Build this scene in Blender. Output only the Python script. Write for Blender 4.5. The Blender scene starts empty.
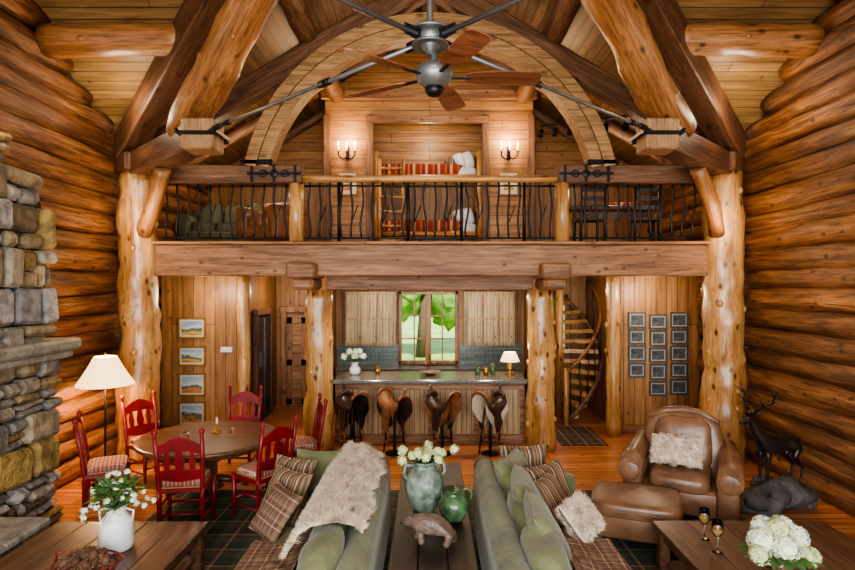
import bpy, math, random, bmesh
from mathutils import Vector, Matrix, Euler, noise
random.seed(7)
R=random.random
def U(a,b): return a+(b-a)*random.random()
def C(r,g,b):
    f=lambda c:(c/12.92 if c<=.04045 else ((c+.055)/1.055)**2.4)
    return (f(r/255),f(g/255),f(b/255),1)
# ---------------------------------------------------------------- materials
def newmat(n):
    m=bpy.data.materials.new(n); m.use_nodes=True
    return m,m.node_tree,m.node_tree.nodes['Principled BSDF']
def N(nt,t,**k):
    n=nt.nodes.new(t)
    for a,v in k.items(): setattr(n,a,v)
    return n
def ramp(nt,stops,interp='LINEAR'):
    r=N(nt,'ShaderNodeValToRGB'); cr=r.color_ramp; cr.interpolation=interp
    while len(cr.elements)<len(stops): cr.elements.new(.5)
    for e,(p,c) in zip(cr.elements,stops): e.position=p; e.color=c
    return r
def plain(name,col,rough=.5,metal=0,var=.25,scale=6,bump=.0,emit=0,trans=0,alpha=1,isl=0,sheen=0,coat=0,hue=0):
    m,nt,b=newmat(name); L=nt.links
    tc=N(nt,'ShaderNodeTexCoord'); no=N(nt,'ShaderNodeTexNoise')
    no.inputs['Scale'].default_value=scale; no.inputs['Detail'].default_value=4
    L.new(tc.outputs['Object'],no.inputs['Vector'])
    d=tuple(c*(1-var) for c in col[:3])+(1,); l=tuple(min(1,c*(1+var)) for c in col[:3])+(1,)
    r=ramp(nt,[(.3,d),(.7,l)]); L.new(no.outputs['Fac'],r.inputs['Fac'])
    out=r.outputs['Color']
    if isl:
        geo=N(nt,'ShaderNodeNewGeometry'); hs=N(nt,'ShaderNodeHueSaturation')
        mm=N(nt,'ShaderNodeMath',operation='MULTIPLY_ADD'); mm.inputs[1].default_value=2*isl; mm.inputs[2].default_value=1-isl
        L.new(geo.outputs['Random Per Island'],mm.inputs[0]); L.new(mm.outputs[0],hs.inputs['Value']); L.new(out,hs.inputs['Color']); out=hs.outputs['Color']
        if hue:
            m3=N(nt,'ShaderNodeMath',operation='MULTIPLY'); m3.inputs[1].default_value=7.3; L.new(geo.outputs['Random Per Island'],m3.inputs[0])
            m4=N(nt,'ShaderNodeMath',operation='FRACT'); L.new(m3.outputs[0],m4.inputs[0])
            m5=N(nt,'ShaderNodeMath',operation='MULTIPLY_ADD'); m5.inputs[1].default_value=hue*2; m5.inputs[2].default_value=1-hue; L.new(m4.outputs[0],m5.inputs[0]); L.new(m5.outputs[0],hs.inputs['Saturation'])
    L.new(out,b.inputs['Base Color'])
    b.inputs['Roughness'].default_value=rough; b.inputs['Metallic'].default_value=metal
    if trans: b.inputs['Transmission Weight'].default_value=trans
    if sheen: b.inputs['Sheen Weight'].default_value=sheen
    if coat: b.inputs['Coat Weight'].default_value=coat
    if emit: b.inputs['Emission Color'].default_value=col; b.inputs['Emission Strength'].default_value=emit
    if bump:
        bp=N(nt,'ShaderNodeBump'); bp.inputs['Strength'].default_value=bump; bp.inputs['Distance'].default_value=.03
        n2=N(nt,'ShaderNodeTexNoise'); n2.inputs['Scale'].default_value=scale*3; n2.inputs['Detail'].default_value=6
        L.new(tc.outputs['Object'],n2.inputs['Vector']); L.new(n2.outputs['Fac'],bp.inputs['Height']); L.new(bp.outputs['Normal'],b.inputs['Normal'])
    return m
def wood(name,dark,mid,light,axis=2,sc=1.0,rough=.45,knot=.7,isl=.2,bump=.25,coat=0,kd=1.0,kr0=.07,kr1=.2,blot=.25,fine=.45):
    m,nt,b=newmat(name); L=nt.links
    tc=N(nt,'ShaderNodeTexCoord'); geo=N(nt,'ShaderNodeNewGeometry')
    mu=N(nt,'ShaderNodeMath',operation='MULTIPLY'); mu.inputs[1].default_value=37
    L.new(geo.outputs['Random Per Island'],mu.inputs[0])
    ad=N(nt,'ShaderNodeVectorMath',operation='ADD'); L.new(tc.outputs['Object'],ad.inputs[0]); L.new(mu.outputs[0],ad.inputs[1])
    def mapn(a,c):
        mp=N(nt,'ShaderNodeMapping'); s=[a]*3; s[axis]=c; mp.inputs['Scale'].default_value=s; L.new(ad.outputs[0],mp.inputs[0]); return mp
    mp=mapn(7*sc,.55*sc)
    no=N(nt,'ShaderNodeTexNoise'); no.inputs['Scale'].default_value=1.5; no.inputs['Detail'].default_value=6; no.inputs['Roughness'].default_value=.65; no.inputs['Distortion'].default_value=.9
    L.new(mp.outputs[0],no.inputs['Vector'])
    r=ramp(nt,[(.3,dark),(.5,mid),(.72,light)]); L.new(no.outputs['Fac'],r.inputs['Fac'])
    out=r.outputs[0]
    def mul(a,c,f=1):
        mx=N(nt,'ShaderNodeMixRGB',blend_type='MULTIPLY'); mx.inputs[0].default_value=f; L.new(a,mx.inputs[1]); L.new(c,mx.inputs[2]); return mx.outputs[0]
    if knot:
        mp2=mapn(3.2*kd,1.9*kd)
        nk=N(nt,'ShaderNodeTexNoise'); nk.inputs['Scale'].default_value=3; L.new(mp2.outputs[0],nk.inputs['Vector'])
        vo=N(nt,'ShaderNodeTexVoronoi'); vo.inputs['Scale'].default_value=1.1; L.new(mp2.outputs[0],vo.inputs['Vector'])
        aa=N(nt,'ShaderNodeMath',operation='MULTIPLY_ADD'); aa.inputs[1].default_value=.12; L.new(nk.outputs['Fac'],aa.inputs[0]); L.new(vo.outputs['Distance'],aa.inputs[2])
        kr=ramp(nt,[(kr0+.06,(1-knot,1-knot*1.05,1-knot*1.1,1)),(kr1+.06,(1,1,1,1))]); L.new(aa.outputs[0],kr.inputs['Fac'])
        out=mul(out,kr.outputs[0])
    nb=N(nt,'ShaderNodeTexNoise'); nb.inputs['Scale'].default_value=1.0; nb.inputs['Detail'].default_value=3; L.new(mapn(2.2,.9).outputs[0],nb.inputs['Vector'])
    rb=ramp(nt,[(.32,(1-blot*1.1,1-blot*1.35,1-blot*1.6,1)),(.62,(1,1,1,1))]); L.new(nb.outputs['Fac'],rb.inputs[0]); out=mul(out,rb.outputs[0])
    nf=N(nt,'ShaderNodeTexNoise'); nf.inputs['Scale'].default_value=1.0; nf.inputs['Detail'].default_value=5; nf.inputs['Roughness'].default_value=.7; L.new(mapn(42*sc,2.2*sc).outputs[0],nf.inputs['Vector'])
    rf=ramp(nt,[(.38,(1-fine,)*3+(1,)),(.52,(1,1,1,1))]); L.new(nf.outputs['Fac'],rf.inputs[0]); out=mul(out,rf.outputs[0])
    hs=N(nt,'ShaderNodeHueSaturation'); mm=N(nt,'ShaderNodeMath',operation='MULTIPLY_ADD'); mm.inputs[1].default_value=2*isl; mm.inputs[2].default_value=1-isl
    L.new(geo.outputs['Random Per Island'],mm.inputs[0]); L.new(mm.outputs[0],hs.inputs['Value']); L.new(out,hs.inputs['Color'])
    L.new(hs.outputs[0],b.inputs['Base Color']); b.inputs['Roughness'].default_value=rough
    if coat: b.inputs['Coat Weight'].default_value=coat; b.inputs['Coat Roughness'].default_value=.2
    bp=N(nt,'ShaderNodeBump'); bp.inputs['Strength'].default_value=bump; bp.inputs['Distance'].default_value=.02
    ab=N(nt,'ShaderNodeMath',operation='ADD'); L.new(no.outputs['Fac'],ab.inputs[0]); L.new(nf.outputs['Fac'],ab.inputs[1])
    L.new(ab.outputs[0],bp.inputs['Height']); L.new(bp.outputs[0],b.inputs['Normal'])
    return m
def planks(name,c1,c2,mortar,u,v,row,length,rough=.45,bump=.3,coat=0,kn=.8):
    m,nt,b=newmat(name); L=nt.links
    tc=N(nt,'ShaderNodeTexCoord'); sx=N(nt,'ShaderNodeSeparateXYZ'); L.new(tc.outputs['Object'],sx.inputs[0])
    cx=N(nt,'ShaderNodeCombineXYZ'); L.new(sx.outputs[u],cx.inputs[0]); L.new(sx.outputs[v],cx.inputs[1])
    br=N(nt,'ShaderNodeTexBrick'); L.new(cx.outputs[0],br.inputs['Vector'])
    for k,val in {'Color1':c1,'Color2':c2,'Mortar':mortar,'Scale':1,'Mortar Size':.006,'Brick Width':length,'Row Height':row,'Bias':0}.items(): br.inputs[k].default_value=val
    br.offset=.37; br.offset_frequency=3
    mp=N(nt,'ShaderNodeMapping'); mp.inputs['Scale'].default_value=(1.2,16,1); L.new(cx.outputs[0],mp.inputs[0])
    no=N(nt,'ShaderNodeTexNoise'); no.inputs['Scale'].default_value=1; no.inputs['Detail'].default_value=7; no.inputs['Distortion'].default_value=.8; L.new(mp.outputs[0],no.inputs['Vector'])
    r=ramp(nt,[(.3,(.42,.38,.34,1)),(.65,(1.0,1.0,1.0,1))]); L.new(no.outputs['Fac'],r.inputs[0])
    mx=N(nt,'ShaderNodeMixRGB',blend_type='MULTIPLY'); mx.inputs[0].default_value=.9; L.new(br.outputs['Color'],mx.inputs[1]); L.new(r.outputs[0],mx.inputs[2])
    vo=N(nt,'ShaderNodeTexVoronoi'); vo.inputs['Scale'].default_value=3.0; L.new(cx.outputs[0],vo.inputs['Vector'])
    kr=ramp(nt,[(.05,(.3,.24,.2,1)),(.12,(1,1,1,1))]); L.new(vo.outputs['Distance'],kr.inputs[0])
    m2=N(nt,'ShaderNodeMixRGB',blend_type='MULTIPLY'); m2.inputs[0].default_value=kn; L.new(mx.outputs[0],m2.inputs[1]); L.new(kr.outputs[0],m2.inputs[2])
    L.new(m2.outputs[0],b.inputs['Base Color']); b.inputs['Roughness'].default_value=rough
    if coat: b.inputs['Coat Weight'].default_value=coat; b.inputs['Coat Roughness'].default_value=.15
    bp=N(nt,'ShaderNodeBump'); bp.inputs['Strength'].default_value=bump; bp.inputs['Distance'].default_value=.01
    L.new(br.outputs['Fac'],bp.inputs['Height']); bp.invert=True; L.new(bp.outputs[0],b.inputs['Normal'])
    return m
def stripes(name,stops,scale,axis='X',plaid=False,rough=.9,f=.5):
    m,nt,b=newmat(name); L=nt.links
    tc=N(nt,'ShaderNodeTexCoord')
    def wv(ax):
        w=N(nt,'ShaderNodeTexWave',wave_type='BANDS',bands_direction=ax,wave_profile='SAW'); w.inputs['Scale'].default_value=scale; w.inputs['Distortion'].default_value=.15
        L.new(tc.outputs['Object'],w.inputs['Vector']); r=ramp(nt,stops,'CONSTANT'); L.new(w.outputs['Fac'],r.inputs[0]); return r
    a=wv(axis); out=a.outputs[0]
    if plaid:
        c=wv('Y' if axis=='X' else 'X'); mx=N(nt,'ShaderNodeMixRGB'); mx.inputs[0].default_value=f
        L.new(a.outputs[0],mx.inputs[1]); L.new(c.outputs[0],mx.inputs[2]); out=mx.outputs[0]
    L.new(out,b.inputs['Base Color']); b.inputs['Roughness'].default_value=rough
    return m
def landscape(name):
    m,nt,b=newmat(name); L=nt.links
    tc=N(nt,'ShaderNodeTexCoord'); sx=N(nt,'ShaderNodeSeparateXYZ'); L.new(tc.outputs['Generated'],sx.inputs[0])
    oi=N(nt,'ShaderNodeObjectInfo'); mu=N(nt,'ShaderNodeMath',operation='MULTIPLY'); mu.inputs[1].default_value=50; L.new(oi.outputs['Random'],mu.inputs[0])
    va=N(nt,'ShaderNodeVectorMath',operation='ADD'); L.new(tc.outputs['Generated'],va.inputs[0]); L.new(mu.outputs[0],va.inputs[1])
    no=N(nt,'ShaderNodeTexNoise'); no.inputs['Scale'].default_value=2.5; no.inputs['Detail'].default_value=6; L.new(va.outputs[0],no.inputs['Vector'])
    a=N(nt,'ShaderNodeMath',operation='MULTIPLY_ADD'); a.inputs[1].default_value=.9; L.new(no.outputs['Fac'],a.inputs[0]); L.new(sx.outputs[2],a.inputs[2])
    a2=N(nt,'ShaderNodeMath',operation='MULTIPLY'); a2.inputs[1].default_value=.68; L.new(a.outputs[0],a2.inputs[0])
    r=ramp(nt,[(.3,C(150,110,60)),(.42,C(196,150,80)),(.52,C(84,96,60)),(.6,C(80,100,116)),(.68,C(196,196,180)),(.9,C(130,160,180))]); L.new(a2.outputs[0],r.inputs[0])
    hs=N(nt,'ShaderNodeHueSaturation'); mh=N(nt,'ShaderNodeMath',operation='MULTIPLY_ADD'); mh.inputs[1].default_value=.08; mh.inputs[2].default_value=.46; L.new(oi.outputs['Random'],mh.inputs[0]); L.new(mh.outputs[0],hs.inputs['Hue']); L.new(r.outputs[0],hs.inputs['Color'])
    L.new(hs.outputs[0],b.inputs['Base Color']); b.inputs['Roughness'].default_value=.5; return m
LOGW=wood('log_wall_wood',C(76,46,26),C(136,90,50),C(184,132,82),axis=1,rough=.5,knot=.85,isl=.26,bump=.9,kd=1.4,kr1=.18,fine=.7,blot=.38)
POST=wood('peeled_log',C(142,96,54),C(196,148,90),C(222,182,126),axis=2,rough=.3,knot=.85,isl=.06,bump=.3,coat=.35,sc=.8,kd=1.7,kr0=.09,kr1=.24,fine=.4,blot=.35)
POSTX=wood('peeled_log_rail',C(150,102,56),C(204,156,96),C(228,188,130),axis=0,rough=.34,knot=.6,isl=.08,bump=.25,coat=.3,fine=.3)
POSTD=wood('peeled_log_brown',C(110,70,40),C(160,110,66),C(190,142,92),axis=2,rough=.42,knot=.85,isl=.06,bump=.4,coat=.15,sc=.8,kd=1.5,kr1=.22,fine=.5,blot=.35)
TIMB=wood('timber_brown',C(80,56,40),C(120,86,60),C(150,112,82),axis=2,rough=.55,knot=.7,isl=.1,fine=.55)
TIMBX=wood('timber_brown_x',C(108,72,48),C(154,110,76),C(184,140,102),axis=0,rough=.55,knot=.7,isl=.06,kd=1.5,kr1=.16,fine=.5)
VALL=wood('timber_dark',C(66,42,28),C(98,66,44),C(130,92,62),axis=2,rough=.5,knot=.6,isl=.1,fine=.55)
ARCH=wood('arch_timber',C(132,98,62),C(174,138,92),C(200,164,118),axis=0,rough=.55,knot=.6,isl=.12,fine=.55)
ENDG=wood('end_grain',C(140,104,68),C(174,136,96),C(196,162,120),axis=2,rough=.6,knot=.2,isl=.1)
PANZ=planks('panel_boards',C(180,132,82),C(150,106,62),C(60,38,22),2,0,.2,3.2)
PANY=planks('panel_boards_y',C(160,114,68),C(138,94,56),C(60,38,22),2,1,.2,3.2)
LOFTW=planks('loft_boards',C(180,134,82),C(152,108,64),C(56,34,20),0,2,.2,2.4)
ROOFM=planks('roof_boards_main',C(160,128,82),C(130,100,62),C(60,42,26),0,1,.14,2.6)
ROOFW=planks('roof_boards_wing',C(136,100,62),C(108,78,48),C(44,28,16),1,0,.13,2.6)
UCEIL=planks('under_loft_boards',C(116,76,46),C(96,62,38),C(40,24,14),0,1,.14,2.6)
FLOORM=planks('floor_boards',C(224,150,94),C(188,116,68),C(84,44,22),0,1,.14,1.9,rough=.3,coat=.25)
TABT=wood('table_wood',C(66,44,30),C(102,70,48),C(136,98,70),axis=1,rough=.38,knot=.5,isl=.15,coat=.15)
TABR=wood('dining_table_wood',C(70,46,30),C(104,70,46),C(136,98,68),axis=0,rough=.3,knot=.2,isl=.1,coat=.25)
TABD=wood('table_dark_wood',C(26,17,14),C(44,29,23),C(64,44,35),axis=1,rough=.45,knot=.3,isl=.1,coat=.1)
STONE=plain('field_stone',C(130,120,102),rough=.9,var=.5,scale=8,bump=1.0,isl=.42,hue=1.0)
SLAB=plain('stone_slab',C(132,128,116),rough=.85,var=.35,scale=7,bump=.9)
MORT=plain('mortar',C(54,46,38),rough=.95,bump=.3)
IRON=plain('black_iron',C(30,30,32),rough=.4,metal=.5,var=.2)
STEEL=plain('brushed_steel',C(122,128,130),rough=.4,metal=.7,var=.15)
RED=plain('red_paint',C(116,20,26),rough=.42,var=.35,scale=8)
RUSH=plain('rush_seat',C(168,130,82),rough=.8,var=.3,scale=30)
SAGE=plain('sage_velvet',C(98,102,68),rough=.75,var=.42,scale=4,sheen=.22,bump=.3)
SAGEL=plain('sage_seat',C(132,122,88),rough=.85,var=.25,scale=6,sheen=.1,bump=.2)
LEATH=plain('brown_leather',C(122,88,64),rough=.34,var=.34,scale=5,bump=.15)
CREAM=plain('cream_fur',C(218,202,180),rough=.95,var=.25,scale=9)
WHITE=plain('white_enamel',C(226,228,226),rough=.25,var=.04)
PETAL=plain('white_petals',C(228,234,210),rough=.7,var=.1,isl=.15)
PETG=plain('cream_green_petals',C(206,214,160),rough=.7,var=.1,isl=.15)
LEAF=plain('green_leaf',C(70,102,46),rough=.6,var=.3,isl=.25)
GRAN=plain('granite',C(96,96,90),rough=.2,var=.6,scale=45)
GLASSY=plain('glass_clear',C(240,240,240),rough=.02,trans=1,var=0)
WINE=plain('white_wine',C(214,180,104),rough=.1,var=0)
SHADE=plain('lamp_shade_linen',C(255,216,156),rough=.8,var=.03,emit=1.5)
FLAME=plain('candle_bulb',C(255,190,100),var=0,emit=18)
GLAZE=plain('grey_green_glaze',C(110,124,112),rough=.35,var=.65,scale=13,bump=.3)
GREENP=plain('green_glaze_pot',C(66,92,62),rough=.2,var=.7,scale=11)
BEARM=plain('carved_stone',C(92,76,66),rough=.4,var=.4,scale=16,bump=.3)
BRONZE=plain('dark_bronze',C(44,38,34),rough=.35,metal=.5,var=.3,bump=.2)
ROCKM=plain('dark_rock',C(72,70,70),rough=.6,var=.6,bump=1)
SADD=plain('saddle_dark_leather',C(54,38,30),rough=.35,var=.3,scale=8)
SADB=plain('saddle_brown_leather',C(122,78,50),rough=.4,var=.3,scale=8)
FLEECE=plain('saddle_fleece',C(196,184,158),rough=.95,var=.15,scale=20,bump=.5)
LSOFA=plain('loft_sofa_fabric',C(78,76,54),rough=.85,var=.3,scale=6)
CAB=planks('cabinet_beadboard',C(190,174,140),C(178,162,130),C(112,96,72),2,0,.07,3,rough=.5,kn=.2)
BARP=planks('bar_beadboard',C(188,160,118),C(172,144,104),C(100,78,54),2,0,.09,3,rough=.5,kn=.5)
TILE=planks('backsplash_tile',C(112,134,134),C(92,116,120),C(150,150,140),0,2,.1,.1,rough=.3,kn=0)
BLACK=plain('black_appliance',C(26,26,28),rough=.3,var=.1)
GOLD=plain('gilt_frame',C(140,100,54),rough=.45,metal=.2,var=.15)
SILV=plain('silver_frame',C(96,100,104),rough=.35,metal=.6,var=.15)
MATB=plain('picture_mat',C(206,196,172),rough=.8,var=.03)
MATG=plain('picture_mat_grey',C(160,162,158),rough=.8,var=.05)
PICA=landscape('landscape_print')
PICB=plain('old_photo',C(70,72,74),rough=.5,var=.9,scale=12)
GRASS=plain('grass',C(140,176,80),rough=.9,var=.3,scale=1)
FOLI=plain('tree_foliage',C(110,150,62),rough=.8,var=.6,scale=2.5,bump=1)
BARK=plain('bark',C(90,72,54),rough=.9)
PINEC=plain('pinecone',C(100,70,50),rough=.8,isl=.3)
BASK=plain('red_wire_basket',C(110,34,30),rough=.5)
BRASS=plain('brass',C(170,130,60),rough=.3,metal=.8,var=.1)
FRINGE=plain('throw_fringe',C(150,122,98),rough=.9,isl=.3)
FANW=wood('fan_blade_wood',C(104,60,40),C(140,86,58),C(170,114,82),axis=0,rough=.4,knot=0,isl=.35,fine=.3)
CR=C(184,166,138); GR=C(88,88,68); RD=C(98,50,44); TN=C(142,112,84)
PST=stripes('striped_pillow',[(0,TN),(.18,RD),(.3,CR),(.42,GR),(.6,RD),(.7,TN),(.85,GR)],2.6)
PLD=stripes('plaid_throw',[(0,C(112,72,62)),(.25,CR),(.33,C(94,66,58)),(.6,TN),(.8,C(104,96,74))],2.4,plaid=True)
CPL=stripes('chair_plaid',[(0,C(150,74,66)),(.35,C(206,188,162)),(.5,C(130,60,54)),(.75,C(180,142,122))],4,plaid=True)
BED=stripes('bed_blanket',[(0,C(130,48,34)),(.4,C(170,92,58)),(.55,C(110,42,32)),(.8,C(190,150,108))],1.2)
RUGM=stripes('plaid_rug',[(0,C(44,52,44)),(.4,C(70,78,60)),(.7,C(44,50,42)),(.8,C(120,62,50)),(.85,C(150,136,104)),(.91,C(44,50,42))],.9,plaid=True)
RUG2=stripes('runner_rug',[(0,C(60,46,40)),(.4,C(170,140,100)),(.5,C(60,30,26)),(.8,C(80,80,70))],1.1,plaid=True)
# ---------------------------------------------------------------- mesh builder
class MB:
    def __init__(s): s.v=[];s.f=[];s.m=[];s.sm=[];s.mats=[];s.M=Matrix()
    def add(s,vs,fs,mat,smooth=False):
        if mat not in s.mats: s.mats.append(mat)
        k=s.mats.index(mat); n=len(s.v)
        s.v+=[tuple(s.M@Vector(v)) for v in vs]
        for f in fs: s.f.append([n+i for i in f]); s.m.append(k); s.sm.append(smooth)
    def box(s,c,d,mat,rot=None,bev=.0):
        hx,hy,hz=d[0]/2,d[1]/2,d[2]/2; h=(hx,hy,hz); b=min(bev,min(h)*.9)
        T=Matrix.Translation(Vector(c))@(Euler(rot).to_matrix().to_4x4() if rot else Matrix())
        cs=[(i,j,k) for i in(-1,1) for j in(-1,1) for k in(-1,1)]
        if b<=0:
            vs=[T@Vector((c_[0]*hx,c_[1]*hy,c_[2]*hz)) for c_ in cs]
            s.add(vs,[(0,1,3,2),(4,6,7,5),(0,4,5,1),(2,3,7,6),(0,2,6,4),(1,5,7,3)],mat); return
        vs=[];ix={}
        for ci,c_ in enumerate(cs):
            for a in range(3):
                p=[c_[q]*(h[q]-(0 if q==a else b)) for q in range(3)]; ix[(c_,a)]=len(vs); vs.append(T@Vector(p))
        fs=[]
        for a in range(3):
            o=[q for q in range(3) if q!=a]
            for sg in(-1,1):
                f=[]
                for (p,q) in((-1,-1),(1,-1),(1,1),(-1,1)):
                    c_=[0,0,0]; c_[a]=sg; c_[o[0]]=p; c_[o[1]]=q; f.append(ix[(tuple(c_),a)])
                fs.append(f)
            e=a; o1,o2=o
            for p in(-1,1):
                for q in(-1,1):
                    c0=[0,0,0];c0[o1]=p;c0[o2]=q;c0[e]=-1;c1=list(c0);c1[e]=1;c0=tuple(c0);c1=tuple(c1)
                    fs.append([ix[(c0,o1)],ix[(c1,o1)],ix[(c1,o2)],ix[(c0,o2)]])
        for c_ in cs: fs.append([ix[(c_,0)],ix[(c_,1)],ix[(c_,2)]])
        s.add(vs,fs,mat)
    def tube(s,path,r,mat,n=8,wob=0,smooth=True,flat=1,closed=False,capmat=None):
        P=[Vector(p) for p in path]; m=len(P); rs=r if isinstance(r,(list,tuple)) else [r]*m
        t=(P[1]-P[0]).normalized(); a=Vector((0,0,1)) if abs(t.z)<.9 else Vector((0,1,0))
        x=a.cross(t).normalized(); vs=[]; sd=R()*100
        for i in range(m):
            if closed: tt=(P[(i+1)%m]-P[i-1]).normalized()
            else: tt=(P[min(i+1,m-1)]-P[max(i-1,0)]).normalized()
            x=(x-tt*x.dot(tt)).normalized(); y=tt.cross(x)
            for k in range(n):
                an=2*math.pi*k/n; rr=rs[i]
                if wob: rr*=1+wob*noise.noise(Vector((math.cos(an)*1.2+sd,math.sin(an)*1.2,i*.6)))
                vs.append(P[i]+x*math.cos(an)*rr+y*math.sin(an)*rr*flat)
        fs=[]
        for i in range(m if closed else m-1):
            j=(i+1)%m
            for k in range(n): fs.append([i*n+k,i*n+(k+1)%n,j*n+(k+1)%n,j*n+k])
        s.add(vs,fs,mat,smooth)
        if not closed: 
            s.add(vs[:n],[list(range(n))[::-1]],capmat or mat); s.add(vs[-n:],[list(range(n))],capmat or mat)
    def lathe(s,prof,mat,c=(0,0,0),n=24,smooth=True):
        c=Vector(c); vs=[];fs=[]; m=len(prof)
        for (r,z) in prof:
            for k in range(n):
                a=2*math.pi*k/n; vs.append(c+Vector((r*math.cos(a),r*math.sin(a),z)))
        for i in range(m-1):
            for k in range(n): fs.append([i*n+k,i*n+(k+1)%n,(i+1)*n+(k+1)%n,(i+1)*n+k])
        s.add(vs,fs,mat,smooth)
        if prof[0][0]>.002: s.add(vs[:n],[list(range(n))[::-1]],mat)
        if prof[-1][0]>.002: s.add(vs[-n:],[list(range(n))],mat)
    def sq(s,c,h,mat,e=.35,e2=None,rot=None,nu=24,nv=14,wob=0,fn=None):
        e2=e if e2 is None else e2; sp=lambda w,q:math.copysign(abs(w)**q,w)
        T=Matrix.Translation(Vector(c))@(Euler(rot).to_matrix().to_4x4() if rot else Matrix())
        vs=[];fs=[];sd=R()*50
        for j in range(nv+1):
            v=-math.pi/2+math.pi*j/nv
            for i in range(nu):
                u=-math.pi+2*math.pi*i/nu
                p=Vector((h[0]*sp(math.cos(v),e)*sp(math.cos(u),e2),h[1]*sp(math.cos(v),e)*sp(math.sin(u),e2),h[2]*sp(math.sin(v),e)))
                if wob: p*=1+wob*noise.noise(p*6+Vector((sd,0,0)))
                if fn: p=fn(p)
                vs.append(T@p)
        for j in range(nv):
            for i in range(nu): fs.append([j*nu+i,j*nu+(i+1)%nu,(j+1)*nu+(i+1)%nu,(j+1)*nu+i])
        s.add(vs,fs,mat,True)
    def pillow(s,w,h,t,mat,n=12,T=Matrix()):
        vs=[];fs=[]
        for sd in(1,-1):
            b=len(vs)
            for j in range(n+1):
                for i in range(n+1):
                    u=-1+2*i/n;v=-1+2*j/n
                    z=sd*t/2*(max(0,(1-u**4)*(1-v**4)))**.5
                    vs.append(T@Vector((u*w/2*(1-.1*(1-v*v)),v*h/2*(1-.1*(1-u*u)),z+.014*noise.noise(Vector((u*2,v*2,w*9+sd))))))
            for j in range(n):
                for i in range(n): q=b+j*(n+1)+i; fs.append([q,q+1,q+n+2,q+n+1])
        s.add(vs,fs,mat,True)
    def plate(s,pts,t,mat,T=Matrix()):
        n=len(pts); vs=[T@Vector((p[0],-t/2,p[1])) for p in pts]+[T@Vector((p[0],t/2,p[1])) for p in pts]
        s.add(vs,[list(range(n)),list(range(n,2*n))[::-1]]+[[i,(i+1)%n,n+(i+1)%n,n+i] for i in range(n)],mat)
    def quad(s,a,b,c,d,mat): s.add([a,b,c,d],[(0,1,2,3)],mat)
    def fur(s,pts,L,mat,w=.003,bias=Vector((0,0,0))):
        vs=[];fs=[]
        for p,nn in pts:
            p=Vector(p);nn=Vector(nn)
            cl=Vector((noise.noise(p*14),noise.noise(p*14+Vector((9,0,0))),0))*1.6
            d=(nn*.7+cl+bias+Vector((U(-1,1),U(-1,1),U(-1,.4)))*.4).normalized(); x=Vector((U(-1,1),U(-1,1),U(-1,1))).cross(d).normalized()
            l=L*U(.6,1.2); k=len(vs)
            vs+=[p-x*w,p+x*w,p+d*l]; fs.append((k,k+1,k+2))
        s.add(vs,fs,mat)
    def obj(s,name,parent=None,M=None,recalc=True):
        me=bpy.data.meshes.new(name); me.from_pydata(s.v,[],s.f)
        for m in s.mats: me.materials.append(m)
        me.polygons.foreach_set('material_index',s.m); me.polygons.foreach_set('use_smooth',s.sm)
        if recalc:
            b=bmesh.new(); b.from_mesh(me); bmesh.ops.remove_doubles(b,verts=b.verts,dist=1e-5); bmesh.ops.recalc_face_normals(b,faces=b.faces); b.to_mesh(me); b.free()
        o=bpy.data.objects.new(name,me); bpy.context.collection.objects.link(o)
        if M is not None: o.matrix_world=M
        if parent: o.parent=parent
        return o
def empty(name,M=None):
    o=bpy.data.objects.new(name,None); bpy.context.collection.objects.link(o); o.empty_display_size=.1
    if M is not None: o.matrix_world=M
    return o
def TR(x,y,z=0,rz=0,sc=1): return Matrix.Translation((x,y,z))@Matrix.Rotation(math.radians(rz),4,'Z')@Matrix.Scale(sc,4)
def orient(p1,p2):
    p1=Vector(p1);p2=Vector(p2); z=(p2-p1).normalized(); x=Vector((0,0,1)).cross(z)
    if x.length<.01: x=Vector((1,0,0))
    x.normalize(); y=z.cross(x); M=Matrix((x,y,z)).transposed().to_4x4(); M.translation=p1; return M,(p2-p1).length
def beam(name,p1,p2,w,h,mat,parent=None,cap=None):
    M,L=orient(p1,p2); b=MB(); b.box((0,0,L/2),(w,h,L),mat,bev=.02)
    if cap: b.box((0,0,L+.005),(w*.93,h*.93,.02),cap)
    return b.obj(name,parent,M)
def log(name,p1,p2,r1,r2,mat,parent=None,wob=.1,n=18,bend=0,knobs=0):
    M,L=orient(p1,p2); b=MB(); k=max(4,int(L/.16)); sd=R()*9
    pts=[(bend*math.sin(math.pi*i/k)+.05*r1*math.sin(i*.7+sd),.05*r1*math.cos(i*.6+sd),L*i/k) for i in range(k+1)]
    rs=[(r1+(r2-r1)*i/k)*(1+.025*math.sin(i*1.9+L*7)) for i in range(k+1)]
    b.tube(pts,rs,mat,n=n,wob=wob)
    for q in range(knobs):
        a=U(0,6.28); z=U(.1,.95)*L; rr=r1*.9; w=U(.03,.05); b.sq((rr*math.cos(a),rr*math.sin(a),z),(w,w,w*1.3),mat,e=1,nu=10,nv=8)
    return b.obj(name,parent,M)
def skin(name,nodes,edges,mat,M,parent=None,root=0,sub=2):
    me=bpy.data.meshes.new(name); me.from_pydata([n[:3] for n in nodes],edges,[]); o=bpy.data.objects.new(name,me); bpy.context.collection.objects.link(o)
    md=o.modifiers.new('Skin','SKIN'); md.use_smooth_shade=True
    for i,n in enumerate(nodes):
        d=me.skin_vertices[0].data[i]; d.radius=(n[3],n[3]); d.use_root=(i==root)
    ss=o.modifiers.new('Sub','SUBSURF'); ss.levels=sub; ss.render_levels=sub
    me.materials.append(mat); o.matrix_world=M
    if parent: o.parent=parent
    return o
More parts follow.
